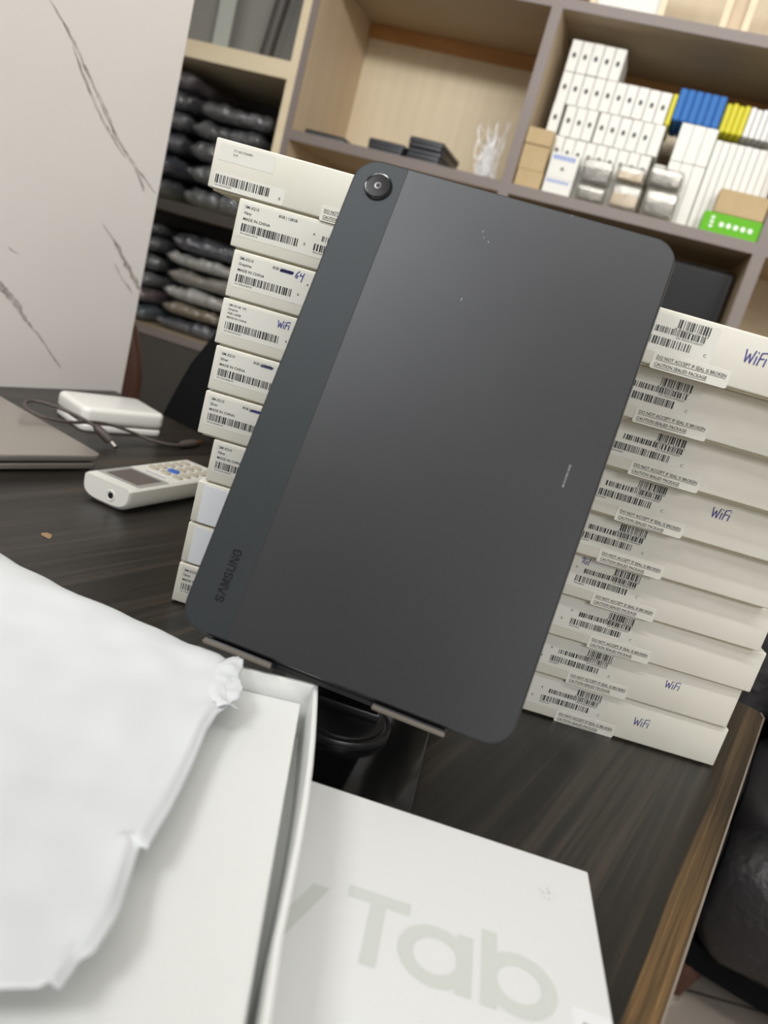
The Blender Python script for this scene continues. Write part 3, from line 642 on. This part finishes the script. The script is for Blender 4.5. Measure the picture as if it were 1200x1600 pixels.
def catmull(P, n=8):
    P = [Vector(p) for p in P]; out = []
    for i in range(len(P) - 1):
        a, b, c_, d = P[max(i - 1, 0)], P[i], P[i + 1], P[min(i + 2, len(P) - 1)]
        for k in range(n):
            t = k / n; out.append(0.5 * ((2 * b) + (c_ - a) * t + (2 * a - 5 * b + 4 * c_ - d) * t * t + (3 * b - a - 3 * c_ + d) * t ** 3))
    out.append(P[-1]); return out
cab = thing('charging_cable', 'thin brown charging cable looped over the laptop, one silver and one gold plug', 'cable', (-0.30, 0.88, 0))
def cp_(u, v, z): p = ray(u, v, z); return (p.x + 0.30, p.y - 0.88, p.z)
path = [(150, 667, .020), (132, 656, .025), (105, 643, .028), (75, 631, .030), (50, 626, .030), (39, 630, .029), (43, 639, .027), (62, 649, .0235), (90, 657, .0205), (120, 660, .0195), (150, 660, .0195), (180, 666, .016), (210, 677, .009), (240, 689, .0045), (268, 695, .0035), (283, 695, .004)]
mb = MB(); mb.tube(catmull([cp_(*p) for p in path]), 0.0019, 10); mb.build('cord', m_cable, cab, True)
a, b, c_ = Vector(cp_(148, 665, .0205)), Vector(cp_(172, 689, .0075)), Vector(cp_(181, 699, .0035))
mb = MB(); mb.tube([a, a.lerp(b, .1), a.lerp(b, .6), b], [.0026, .0044, .0054, .0050], 12); pl = mb.build('plug', m_cable, cab, True, 50)
mb = MB(); mb.tube([b, c_], [.0028, .0026], 10); mb.build('silver_tip', m_steel, pl, True, 50)
a, b, c_ = Vector(cp_(281, 695, .0042)), Vector(cp_(305, 692, .0045)), Vector(cp_(314, 690, .0045))
mb = MB(); mb.tube([a, a.lerp(b, .15), a.lerp(b, .8), b], [.0026, .0046, .0052, .0042], 12); pl = mb.build('plug', m_cable, cab, True, 50)
mb = MB(); mb.tube([b, c_], [.0022, .0021], 10); mb.build('gold_tip', m_gold, pl, True, 50)

rem = thing('remote_control', 'white remote control with grey display and one blue key beside the left stack', 'remote control', (-0.2738, 0.6895, 0), R(-15.0))
RW, RL, RH = 0.0555, 0.146, 0.0235
ryaw = R(-20.5); rem.rotation_euler = (0, 0, ryaw)
def sect(y, k=1.0, lift=0.0):                             # flat top, rounded belly
    pts = []; w2 = RW / 2 * k
    for a in range(0, 181, 12):
        ca, sa = math.cos(R(a)), math.sin(R(a)); pts.append((RW / 2 + w2 * (abs(ca) ** 0.55) * (1 if ca > 0 else -1), y, RH - 0.0045 - (RH - 0.0045 - lift) * sa ** 0.62))
    pts += [(RW / 2 - w2 * 1.0, y, RH - 0.002), (RW / 2 - w2 + 0.0022, y, RH), (RW / 2 + w2 - 0.0022, y, RH), (RW / 2 + w2 * 1.0, y, RH - 0.002)]
    return pts
mb = MB(); mb.loft([sect(0.0, 0.94, 0.0035), sect(0.0015, 0.985, 0.0015), sect(0.004, 1, 0.0), sect(0.05, 1, 0.0), sect(0.1, 1, 0.0), sect(RL - 0.004, 1, 0.0), sect(RL, 0.97, 0.002)])
body = mb.build('body', m_remote, rem, True, 32)
slab(MB(), 0.0500, 0.0440, 0.002, RH - 0.0004, RH + 0.0005, 0.0002, 4, 1, 0.0280, 0.0345).build('display_frame', m_lcdframe, rem)
slab(MB(), 0.0380, 0.0340, 0.001, RH - 0.0004, RH + 0.0008, 0.0001, 4, 1, 0.0285, 0.0345).build('display', m_lcd, rem)
mb = MB(); mb.lathe([(0.0054, -0.0005), (0.0054, 0.0003), (0.0044, 0.0008), (0.0030, -0.0002)], (0.0345, 0.0, 0.0120), 28, 'y'); em = mb.build('emitter_ring', m_remote, rem, True, 40)
mb = MB(); mb.lathe([(0.0028, -0.0004), (0.0028, 0.0006)], (0.0345, 0.0, 0.0120), 20, 'y'); mb.build('emitter', m_blackplastic, em)
for r_ in range(5):
    for c_ in range(3):
        blue = (r_, c_) == (1, 1)
        mb = MB(); slab(mb, 0.0125 if blue else 0.0110, 0.0085 if blue else 0.0072, 0.0034, RH - 0.0003, RH + 0.0020, 0.0007, 5, 3, 0.0135 + c_ * 0.0150, 0.0795 + r_ * 0.0125)
        k = mb.build('key', m_bluekey if blue else m_key, rem, True, 40)
        if blue: k['label'] = 'blue key'
mb = MB(); mb.flat = True
for i in range(9): quad(mb, 0.016 + i * 0.0028, 0.0640, 0.018 + i * 0.0028, 0.0660, lambda x, y: (x, y, RH + 0.0001))
mb.build('print', mat('violet_print', (0.2, 0.18, 0.45), 0.5), rem)

# ------------------------------------------------------------------ shelving on the back wall
SYAW = -0.22117; SO = Vector((0.0621, 2.0, 0)); SC, SS = math.cos(SYAW), math.sin(SYAW)
def sh(s_, d_, z_): return (SO.x + s_ * SC - d_ * SS, SO.y + s_ * SS + d_ * SC, z_)
shelf = thing('shelving_unit', 'large wooden shelving unit with open bays along the back wall', 'shelf', sh(0, 0, FLOOR), SYAW)
Z = lambda z: z - FLOOR
def part(name, m, lo, hi, bev=0.0): return MB().b2((lo[0], lo[1], Z(lo[2])), (hi[0], hi[1], Z(hi[2])), bev).build(name, m, shelf)
DP = 0.36; ZB0, ZB1, ZU0, ZU1 = 0.543, 0.567, 0.940, 0.962
def divider(s0, s1, z1=1.5, light=False):
    d = part('divider', m_shelfside, (s0, 0.003, FLOOR), (s1, DP, z1)); e = MB().b2((s0, 0, Z(FLOOR)), (s1, 0.003, Z(z1))).build('edge_strip', m_batten if light else m_edge, d)
divider(-0.578, -0.560); divider(-0.600, -0.578, 1.5, True); divider(-0.012, 0.013); divider(0.574, 0.602); divider(1.15, 1.175); divider(-1.30, -1.28)
def board(s0, s1, z0, z1, m=m_under, me=m_edge):
    d = part('shelf_board', m, (s0, 0.003, z0), (s1, DP, z1)); MB().b2((s0, 0, Z(z0)), (s1, 0.003, Z(z1))).build('edge_strip', me, d)
for s0, s1 in ((-0.560, -0.012), (0.013, 0.574), (0.602, 1.15)):
    board(s0, s1, ZB0, ZB1); board(s0, s1, ZU0, ZU1); board(s0, s1, -0.03, -0.008)
    part('back_panel', m_shelfback, (s0, DP, FLOOR), (s1, DP + 0.01, 1.5))
    part('cleat', m_orange, (s0, DP - 0.012, ZU0 - 0.035), (s1, DP, ZU0))
board(-1.28, -0.600, 0.675, 0.716, m_batten, m_batten); board(-1.28, -0.600, 0.300, 0.328, m_under, mat('dark_edge', (0.05, 0.042, 0.035), 0.5)); board(-1.28, -0.600, -0.03, -0.008)
part('back_panel', m_darkpanel, (-1.28, DP, FLOOR), (-0.600, DP + 0.01, 1.5))
part('cabinet_door', m_darkpanel, (-1.28, -0.002, FLOOR + 0.08), (-0.602, 0.016, -0.032))
# grey glass panels standing in the bay over the pale batten
g = thing('glass_panel', 'wide grey glass pane leaning above the pale wooden batten', 'glass', sh(-0.80, 0.10, 0.716), SYAW)
MB().b2((-0.16, 0, 0), (0.17, 0.006, 0.5)).build('pane', m_greyglass, g)
g = thing('glass_panel', 'narrow pale green glass strip left of the grey pane', 'glass', sh(-0.835, 0.06, 0.716), SYAW)
MB().b2((-0.022, 0, 0), (0.022, 0.006, 0.5)).build('pane', m_paleglass, g)
g = thing('sheet_roll', 'dark grey rolled sheet leaning against the shelf divider', 'roll', sh(-0.69, 0.06, 0.7162), SYAW)
mb = MB(); mb.tube([(-0.012, 0, 0.0), (0.035, 0.0, 0.42)], 0.017, 16); mb.build('roll', m_darkpanel, g, True, 50)

# bagged garments
def bag(name_lab, s_, d_, z_, w_, dd, h_, col, seed, tilt=0.0):
    b = thing('garment_bag', name_lab, 'clothes', sh(s_, d_, z_), SYAW + R(random.Random(seed).uniform(-6, 6)), 'folded clothes in clear bags')
    def pillow(sw, sd, s_h, amp, z0):
        nx, ny = 44, 22; rings = []
        bm_ = MB(); top, bot = [], []
        for j in range(ny + 1):
            rt_, rb_ = [], []
            for i in range(nx + 1):
                x = (i / nx - 0.5) * 2; y = (j / ny - 0.5) * 2
                f = max(0, (1 - abs(x) ** 6)) ** 0.4 * max(0, (1 - abs(y) ** 8)) ** 0.32
                n1 = noise.noise(Vector((x * 2.2 + seed, y * 2.0, seed * 1.7))); n2 = noise.noise(Vector((x * 6, y * 5 + seed, 3.0))); n3 = noise.noise(Vector((x * 13 + seed, y * 9, 7.0 + seed)))
                px, py = x * sw / 2 * (1 + 0.05 * n1), y * sd / 2 * (1 + 0.06 * n2 + 0.03 * n3)
                zt = s_h * min(1.0, 0.5 + f * (0.36 + amp * n1 * 0.30 + amp * n2 * 0.22 + amp * n3 * 0.10)); zb = s_h * (0.5 - 0.5 * f)
                rt_.append((px, py, z0 + zt + tilt * px)); rb_.append((px, py, z0 + zb + tilt * px))
            top.append(rt_); bot.append(rb_)
        bm_.grid(top); bm_.grid([list(reversed(r)) for r in bot]); bmesh.ops.remove_doubles(bm_.bm, verts=bm_.bm.verts[:], dist=0.0004); return bm_
    m = bpy.data.materials.get('cloth_%s' % (col,)) or mat('cloth_%s' % (col,), col, 0.7)
    pillow(w_ * 0.95, dd * 0.95, h_ * 0.94, 1.0, h_ * 0.02).build('folded_garment', m, b, True)
    pillow(w_, dd, h_, 1.0, 0.0).build('plastic_bag', m_wrap, b, True)
blk, nav, grn, gry, wht, tan_, teal = (0.012, 0.012, 0.014), (0.02, 0.028, 0.055), (0.05, 0.065, 0.055), (0.07, 0.07, 0.075), (0.8, 0.77, 0.7), (0.35, 0.25, 0.1), (0.2, 0.27, 0.3)
colB = [('dark green', grn, .062), ('grey green', (0.08, 0.1, 0.085), .055), ('black', blk, .055), ('black', blk, .05), ('black', blk, .045)]
colA = [('dark green', grn, .06), ('navy', nav, .062), ('navy', nav, .055), ('grey', gry, .05), ('black', blk, .05), ('dusky pink', (0.12, 0.07, 0.075), .05)]
ordn = ['first', 'second', 'third', 'fourth', 'fifth', 'sixth', 'seventh', 'eighth', 'ninth', 'tenth']
z = 0.328
for i, (nm, col, h_) in enumerate(colB):
    bag('bagged %s garment, %s from bottom, upper pile by the divider' % (nm, ordn[i]), -0.735 - 0.004 * i, 0.175, z, 0.235 - 0.008 * i, 0.27, h_, col, 11 + i); z += h_ + 0.0005
z = 0.328
for i, (nm, col, h_) in enumerate(colA):
    bag('bagged %s garment, %s from bottom, upper pile by the marble panel' % (nm, ordn[i]), -1.005 + 0.004 * i, 0.175, z, 0.235, 0.27, h_, col, 31 + i, 0.0); z += h_ + 0.0005
z = -0.008
for i, (nm, col, h_) in enumerate([('navy', nav, .045), ('tan', tan_, .04), ('white', wht, .045), ('cream', (0.45, 0.4, 0.3), .045), ('white', wht, .042), ('navy', nav, .05)]):
    bag('bagged %s garment, %s from bottom, lower pile by the left stack' % (nm, ordn[i]), -0.735 - 0.002 * i, 0.175, z, 0.235, 0.27, h_, col, 51 + i); z += h_ + 0.0005
z = -0.008
for i, (nm, col, h_) in enumerate([('teal', teal, .05), ('dusky pink', (0.3, 0.2, 0.19), .045), ('grey', (0.3, 0.3, 0.3), .045), ('grey green', (0.1, 0.11, 0.09), .05), ('dark grey', gry, .045), ('black', blk, .04)]):
    bag('bagged %s garment, %s from bottom, lower pile by the marble panel' % (nm, ordn[i]), -1.005, 0.175, z, 0.235, 0.27, h_, col, 71 + i); z += h_ + 0.0005

# dark devices in the middle bay
def device(lab, s0, s1, d0, dd, z_, h_, grp):
    t = thing('tablet_device', lab, 'tablet', sh((s0 + s1) / 2, d0 + dd / 2, z_), SYAW, grp); w_ = s1 - s0
    slab(MB(), w_, dd, 0.008, 0.0, h_ * 0.62, 0.001, 5, 2).build('housing', m_deviceedge, t, True, 40)
    slab(MB(), w_ - 0.002, dd - 0.002, 0.0075, h_ * 0.6, h_, 0.0006, 5, 2).build('glass', m_device, t, True, 40)
device('single flat dark tablet lying by the left divider of the middle bay', -0.535, -0.425, 0.02, 0.17, ZB1, 0.013, 'dark tablets in the middle bay')
for i in range(3): device('dark tablet in the low middle-bay stack of three, %s from bottom' % ordn[i], -0.363 - 0.002 * i, -0.273 + 0.001 * i, 0.02 + 0.004 * i, 0.17, ZB1 + i * 0.0100, 0.0096, 'dark tablets in the middle bay')
for i in range(5): device('dark tablet in the taller middle-bay stack of five, %s from bottom' % ordn[i], -0.264 + 0.0015 * (i % 2), -0.175 - 0.002 * (i % 2), 0.02 + 0.003 * (i % 3), 0.20, ZB1 + i * 0.0108, 0.0104, 'dark tablets in the middle bay')
fl = thing('plastic_film', 'wisp of crumpled clear plastic film standing on the middle bay shelf', 'plastic film', sh(-0.085, 0.12, ZB1), SYAW)
mb = MB(); rnd = random.Random(5)
for k in range(26):
    x, y, zz = rnd.uniform(-0.02, 0.03), rnd.uniform(-0.02, 0.02), 0.002; dx, pts, wds = rnd.uniform(-0.25, 0.1), [], []
    hgt = rnd.uniform(0.05, 0.155); n = 9
    for i in range(n + 1):
        t = i / n; pts.append((x + dx * hgt * t + rnd.uniform(-0.005, 0.005), y + rnd.uniform(-0.006, 0.006), zz + hgt * t - (0.035 * max(0, t - 0.75) * 4 if k % 3 == 0 else 0))); wds.append(rnd.uniform(0.0006, 0.006) * (1.1 - 0.6 * t))
    mb.grid([[(p[0] - q, p[1], p[2]) for p, q in zip(pts, wds)], [(p[0], p[1] + q * 0.7, p[2] + 0.002) for p, q in zip(pts, wds)], [(p[0] + q, p[1], p[2]) for p, q in zip(pts, wds)]])
mb.build('crumpled_film', m_film, fl, True)

# phone boxes in the right bay
def pbox(name, lab, cat, grp, s0, s1, d0, dd, z0, z1, m, bev=0.0008, mark=None):
    o = thing(name, lab, cat, sh((s0 + s1) / 2, d0 + dd / 2, z0), SYAW, grp); w_, h_ = s1 - s0, z1 - z0
    MB().b2((-w_ / 2, -dd / 2, 0), (w_ / 2, dd / 2, h_), bev, 1).build('carton', m, o)
    if mark:
        mb = MB(); mb.flat = True; mb.poly([(mark[0] * math.cos(a * math.pi / 8), -dd / 2 - 0.0004, h_ * 0.52 + mark[1] * math.sin(a * math.pi / 8)) for a in range(16)]); mb.build('printed_mark', m_ink, o)
    return o
RHT, RWD = 0.068, 0.0254
rows_ = [('bottom', 10), ('second', 10), ('third', 10), ('fourth', 10), ('top', 5)]
for r_, (nm, n) in enumerate(rows_):
    for i in range(n):
        rnd = random.Random(r_ * 20 + i); d0 = 0.062 + rnd.uniform(0, 0.004) - (0.006 if (r_ == 2 and i == 0) else 0)
        s0 = 0.0455 + i * RWD + (0.006 if r_ == 2 and i > 0 else 0) + (0.003 if r_ == 2 and i > 3 else 0)
        plain = r_ == 2 and i > 8
        pbox('phone_box', 'slim white phone box, %s from left in the %s row' % (ordn[i], nm if nm in ('top', 'bottom') else nm + '-lowest'), 'box', 'white phone boxes in the right bay',
             s0, s0 + RWD - 0.0014, d0, 0.14, ZB1 + r_ * RHT, ZB1 + (r_ + 1) * RHT - 0.0012, m_phonebox, 0.0008, None if plain or r_ == 0 else (0.0042, 0.0062))
pbox('phone_box', 'short white box standing right of the phone box rows', 'box', None, 0.3100, 0.3350, 0.066, 0.13, ZB1, 0.690, m_phonebox)
for i in range(3):
    pbox('white_box', 'wide white box under the blue packets, %s from left, lower row' % ordn[i], 'box', 'wide white boxes under the blue packets', 0.339 + i * 0.0272, 0.3655 + i * 0.0272, 0.062, 0.14, ZB1, 0.7035, m_phonebox)
    pbox('white_box', 'wide white box under the blue packets, %s from left, upper row' % ordn[i], 'box', 'wide white boxes under the blue packets', 0.339 + i * 0.0272, 0.3655 + i * 0.0272, 0.060, 0.14, 0.704, 0.7845, m_phonebox)
for i in range(9):
    pbox('slim_box', 'tall slim white box under the yellow packets, %s from left' % ordn[i], 'box', 'tall slim white boxes', 0.4222 + i * 0.0160, 0.4372 + i * 0.0160, 0.062 + 0.002 * (i % 2), 0.07, ZB1, 0.7650, m_phonebox)
pbox('gap_block', 'added dark block standing in for the shaded gap behind the slim white boxes', 'box', None, 0.423, 0.568, 0.142, 0.15, ZB1, 0.7845, m_darkpanel)  # added block: props up the packets, dark colour stands in for gap shade
for i in range(6):
    o = pbox('blue_packet', 'bright blue upright packet, %s from left of the blue ones' % ordn[i], 'packet', 'blue packets', 0.3120 + i * 0.0172, 0.3285 + i * 0.0172, 0.060, 0.14, 0.7850, 0.8530, m_bluepack, 0.003)
pbox('yellow_packet', 'lone slim yellow packet between white phone boxes and blue packets', 'packet', None, 0.3005, 0.3110, 0.060, 0.14, ZB1 + 3 * RHT + 0.0 + 0.0, 0.838, m_yellow, 0.002)
for i in range(4):
    pbox('yellow_packet', 'yellow upright packet right of the blue ones, %s from left of four' % ordn[i], 'packet', 'yellow packets', 0.4180 + i * 0.0130, 0.4304 + i * 0.0130, 0.075, 0.14, 0.7850, 0.846 + 0.003 * (i % 2), m_yellow, 0.003)
for i in range(5):
    pbox('silver_packet', 'silver white upright packet, %s from left beside the yellow packets' % ordn[i], 'packet', 'silver packets', 0.4705 + i * 0.0130, 0.4828 + i * 0.0130, 0.075, 0.14, 0.7850, 0.848 - 0.002 * (i % 2), m_silver, 0.002)
pbox('small_carton', 'bottom small brown carton by the bay divider', 'box', 'small brown cartons', 0.0170, 0.0780, 0.008, 0.048, ZB1, 0.6050, m_kraft)
pbox('small_carton', 'middle small brown carton by the bay divider', 'box', 'small brown cartons', 0.0155, 0.0760, 0.008, 0.048, 0.6052, 0.6600, m_kraft)
pbox('small_carton', 'topmost small brown carton by the bay divider', 'box', 'small brown cartons', 0.0150, 0.0755, 0.004, 0.052, 0.6602, 0.6950, m_kraft)
for z0, z1, nm in ((ZB1, 0.5998, 'lower'), (0.6000, 0.6560, 'upper')):
    o = pbox('printed_box', '%s small white box with faint blue print beside the brown cartons' % nm, 'box', 'white boxes with blue print', 0.0840, 0.1490, 0.008, 0.048, z0, z1, m_phonebox)
    mb = MB(); mb.flat = True
    for i in range(7): quad(mb, -0.027 + i * 0.0075, (z1 - z0) * 0.72, -0.022 + i * 0.0075, (z1 - z0) * 0.9, lambda x, y: (x, -0.0244, y))
    mb.build('blue_print', m_blueink, o)
    if nm == 'upper':
        mb = MB(); mb.flat = True; mb.poly([(0.004 * math.cos(a), -0.0244, 0.022 + 0.004 * math.sin(a)) for a in [k * math.pi / 6 for k in range(12)]]); mb.build('round_mark', m_greyink, o)
def wrapped(lab, s0, s1, z0, z1, dark):
    w_, h_ = s1 - s0, z1 - z0; o = thing('wrapped_device', lab, 'package', sh((s0 + s1) / 2, 0.030, z0), SYAW + R(random.Random(int(s0 * 900)).uniform(-3, 3)), 'plastic wrapped devices')
    MB().b2((-w_ * 0.42, -0.019, h_ * 0.18), (w_ * 0.42, 0.019, h_ * 0.62), 0.002).build('device', m_device if dark else m_kraft, o)
    MB().b2((-w_ * 0.43, -0.018, h_ * 0.62), (w_ * 0.43, 0.018, h_ * 0.86), 0.002).build('card', m_silver, o)
    mb = MB(); slab(mb, w_, 0.046, 0.012, 0, h_, min(h_ * 0.28, 0.009), 6, 5)
    for v in mb.bm.verts:
        n1 = noise.noise(Vector((v.co.x * 90 + s0 * 50, v.co.y * 90, v.co.z * 90))); v.co.x *= 1 + 0.06 * n1; v.co.y *= 1 + 0.07 * n1; v.co.z *= 1 + 0.05 * noise.noise(v.co * 130)
    mb.build('plastic_bag', m_wrap2, o, True)
wrapped('plastic-wrapped dark device, lower left of the wrapped packages', 0.158, 0.228, ZB1, 0.606, True)
wrapped('plastic-wrapped beige device, lower middle of the wrapped packages', 0.236, 0.306, ZB1, 0.6255, False)
wrapped('plastic-wrapped dark device, lower right of the wrapped packages', 0.311, 0.388, ZB1, 0.630, True)
wrapped('plastic-wrapped dark device, upper left of the wrapped packages', 0.156, 0.228, 0.6062, 0.662, True)
wrapped('plastic-wrapped beige device, upper middle of the wrapped packages', 0.234, 0.302, 0.6258, 0.664, False)
wrapped('plastic-wrapped dark device, upper right of the wrapped packages', 0.305, 0.384, 0.6302, 0.676, True)
g = pbox('green_box', 'bright green flat box with white round marks by the right divider', 'box', None, 0.4480, 0.5730, 0.006, 0.050, ZB1, 0.6090, m_green)
mb = MB(); mb.flat = True
for i in range(5): mb.poly([(-0.020 + i * 0.0155 + 0.0052 * math.cos(a * math.pi / 6), -0.0254, 0.020 + 0.0056 * math.sin(a * math.pi / 6)) for a in range(12)])
for i in range(3): quad(mb, -0.045, 0.010 + i * 0.009, -0.038, 0.016 + i * 0.009, lambda x, y: (x, -0.0254, y))
mb.build('white_print', m_whiteink, g)
pbox('brown_carton', 'plain brown carton resting on the bright green box', 'box', None, 0.4640, 0.5715, 0.006, 0.050, 0.6092, 0.6600, m_kraft, 0.002)
# monitor in the lower right bay
mon = thing('monitor', 'dark monitor standing in the bay under the phone boxes', 'monitor', sh(0.33, 0.12, -0.008), SYAW)
MB().b2((-0.23, -0.02, 0.06), (0.235, 0.02, 0.515), 0.004).build('housing', m_blackplastic, mon)
MB().b2((-0.220, -0.0215, 0.075), (0.225, -0.0195, 0.503)).build('screen', m_screen, mon)
MB().b2((-0.10, -0.07, 0), (0.10, 0.09, 0.012), 0.003).build('foot', m_blackplastic, mon)
MB().b2((-0.03, 0.02, 0.012), (0.03, 0.04, 0.2), 0.003).build('neck', m_blackplastic, mon)
# pale crates on the upper shelf
for i, (s0, s1) in enumerate(((0.06, 0.225), (0.345, 0.405))):
    o = thing('wooden_crate', ['pale wooden crate on the upper shelf over the phone boxes, left one', 'pale wooden crate on the upper shelf near the right edge'][i], 'crate', sh((s0 + s1) / 2, 0.05, ZU1), SYAW, 'pale wooden crates'); w_ = s1 - s0
    for (a, b, c_, d) in ((-w_ / 2, -w_ / 2 + 0.014, 0, 0.2), (w_ / 2 - 0.014, w_ / 2, 0, 0.2), (-w_ / 2, w_ / 2, 0, 0.014), (-w_ / 2, w_ / 2, 0.186, 0.2)):
        MB().b2((a, -0.012, c_), (b, 0.012, d)).build('rail', m_batten, o)
    MB().b2((-w_ / 2 + 0.014, 0.004, 0.014), (w_ / 2 - 0.014, 0.008, 0.186)).build('panel', m_silver if i == 0 else m_shelfside, o)

# ------------------------------------------------------------------ seats behind the desk
ch = thing('office_chair', 'black office chair back rising behind the desk and the left stack', 'chair', (-0.125, 1.32, FLOOR), R(-8))
mb = MB(); sl = []
for k in range(9):
    t = k / 8; zz = 0.50 + 0.42 * t; hw = 0.285 - 0.09 * t - 0.05 * max(0, t - 0.8) ** 2 * 25
    ctr = -0.03 - 0.05 * math.sin(math.pi * t); sl.append([(x_, y_ * 0.55 + 0.06 * (x_ / 0.25) ** 2 * -1 + ctr, zz) for x_, y_ in rrect(hw * 2, 0.07, 0.034, 5)])
mb.loft(sl); mb.build('backrest', m_blackfab, ch, True, 50)
slab(MB(), 0.46, 0.44, 0.08, 0.42 - 0.03, 0.48, 0.03, 8, 4, 0, 0.22).build('seat', m_blackfab, ch, True, 50)
mb = MB(); mb.lathe([(0.03, 0.08), (0.03, 0.39)], (0, 0.22, 0), 20); mb.build('gas_column', m_blackplastic, ch)
for k in range(5):
    a = R(72 * k + 10); mb = MB(); mb.tube([(0, 0.22, 0.09), (0.26 * math.cos(a), 0.22 + 0.26 * math.sin(a), 0.055)], [0.024, 0.016], 10); lg = mb.build('base_leg', m_blackplastic, ch, True, 50)
    mb = MB(); mb.lathe([(0.027, -0.012), (0.027, 0.012)], (0.26 * math.cos(a), 0.22 + 0.26 * math.sin(a), 0.027), 16, 'x'); mb.build('caster', m_blackplastic, lg)
bc = thing('wooden_chair', 'dark reddish brown chair edge showing between marble panel and bagged clothes', 'chair', (-0.768, 1.62, FLOOR), R(12))
mb = MB(); sl = []
for k in range(9):
    t = k / 8; zz = 0.42 + 0.42 * t; hw = 0.20 - 0.06 * max(0, t - 0.55) ** 2 * 5; sl.append([(x_, y_ + 0.03 * t, zz) for x_, y_ in rrect(hw * 2, 0.035, 0.016, 5)])
mb.loft(sl); mb.build('backrest', m_brown, bc, True, 50)
slab(MB(), 0.42, 0.40, 0.03, 0.41, 0.45, 0.01, 6, 3, 0, 0.19).build('seat', m_brown, bc, True, 50)
for x_, y_ in ((-0.18, 0.02), (0.18, 0.02), (-0.18, 0.36), (0.18, 0.36)): MB().b2((x_ - 0.018, y_ - 0.018, 0), (x_ + 0.018, y_ + 0.018, 0.415), 0.004).build('leg', m_brown, bc)

sofa = thing('sofa', 'black leather sofa low beyond the right edge of the desk', 'sofa', (0.652, 1.123, FLOOR), R(-26.9))
def cushion(name, x0, x1, y0, y1, z0, z1, r, m, amp=0.006, seed=0, par=sofa):
    mb = MB(); nx, na = 30, 28; rings = []
    for i in range(nx + 1):
        t = i / nx; x = x0 + (x1 - x0) * t; e = min(t, 1 - t) * nx; k = min(1, 0.72 + 0.28 * math.sin(min(1, e / 3) * math.pi / 2)); ring = []
        for p, q in rrect((y1 - y0), (z1 - z0), r, 6):
            n1 = noise.noise(Vector((x * 9 + seed, p * 16, q * 16))); n2 = noise.noise(Vector((x * 26, p * 9 + seed, q * 30)))
            s_ = k * (1 + amp * 6 * n1 + amp * 4 * n2); ring.append((x, (y0 + y1) / 2 + p * s_, (z0 + z1) / 2 + q * s_))
        rings.append(ring)
    mb.loft(rings); return mb.build(name, m, par, True, 60)
zf = lambda z: z - FLOOR
for x0, x1, sd in ((-0.55, 0.015, 1), (0.02, 0.58, 5)):
    cushion('front_roll', x0, x1, -0.02, 0.17, zf(-0.635), zf(-0.405), 0.085, m_leather, 0.008, sd)
    cushion('seat_cushion', x0, x1, 0.12, 0.53, zf(-0.50), zf(-0.385), 0.03, m_seatfab, 0.002, sd + 2)
    cushion('back_cushion', x0, x1, 0.34, 0.54, zf(-0.40), zf(-0.02), 0.08, m_leather, 0.006, sd + 4)
MB().b2((-0.56, 0.03, zf(-0.67)), (0.59, 0.56, zf(-0.62)), 0.005).build('base_frame', m_blackfab, sofa)
MB().b2((-0.56, 0.54, zf(-0.66)), (0.59, 0.60, zf(-0.06)), 0.02).build('back_shell', m_leather, sofa)
for x, y in ((0.03, 0.06), (-0.5, 0.06), (0.54, 0.06), (-0.5, 0.52), (0.54, 0.52)):
    mb = MB(); mb.lathe([(0.018, 0.0), (0.020, 0.01), (0.034, 0.06), (0.034, 0.085)], (x, y, 0), 20); lg = mb.build('leg', m_brown, sofa, True, 40)
    mb = MB(); mb.lathe([(0.021, 0.0), (0.021, 0.012)], (x, y, 0), 20); mb.build('metal_foot', m_steel, lg)
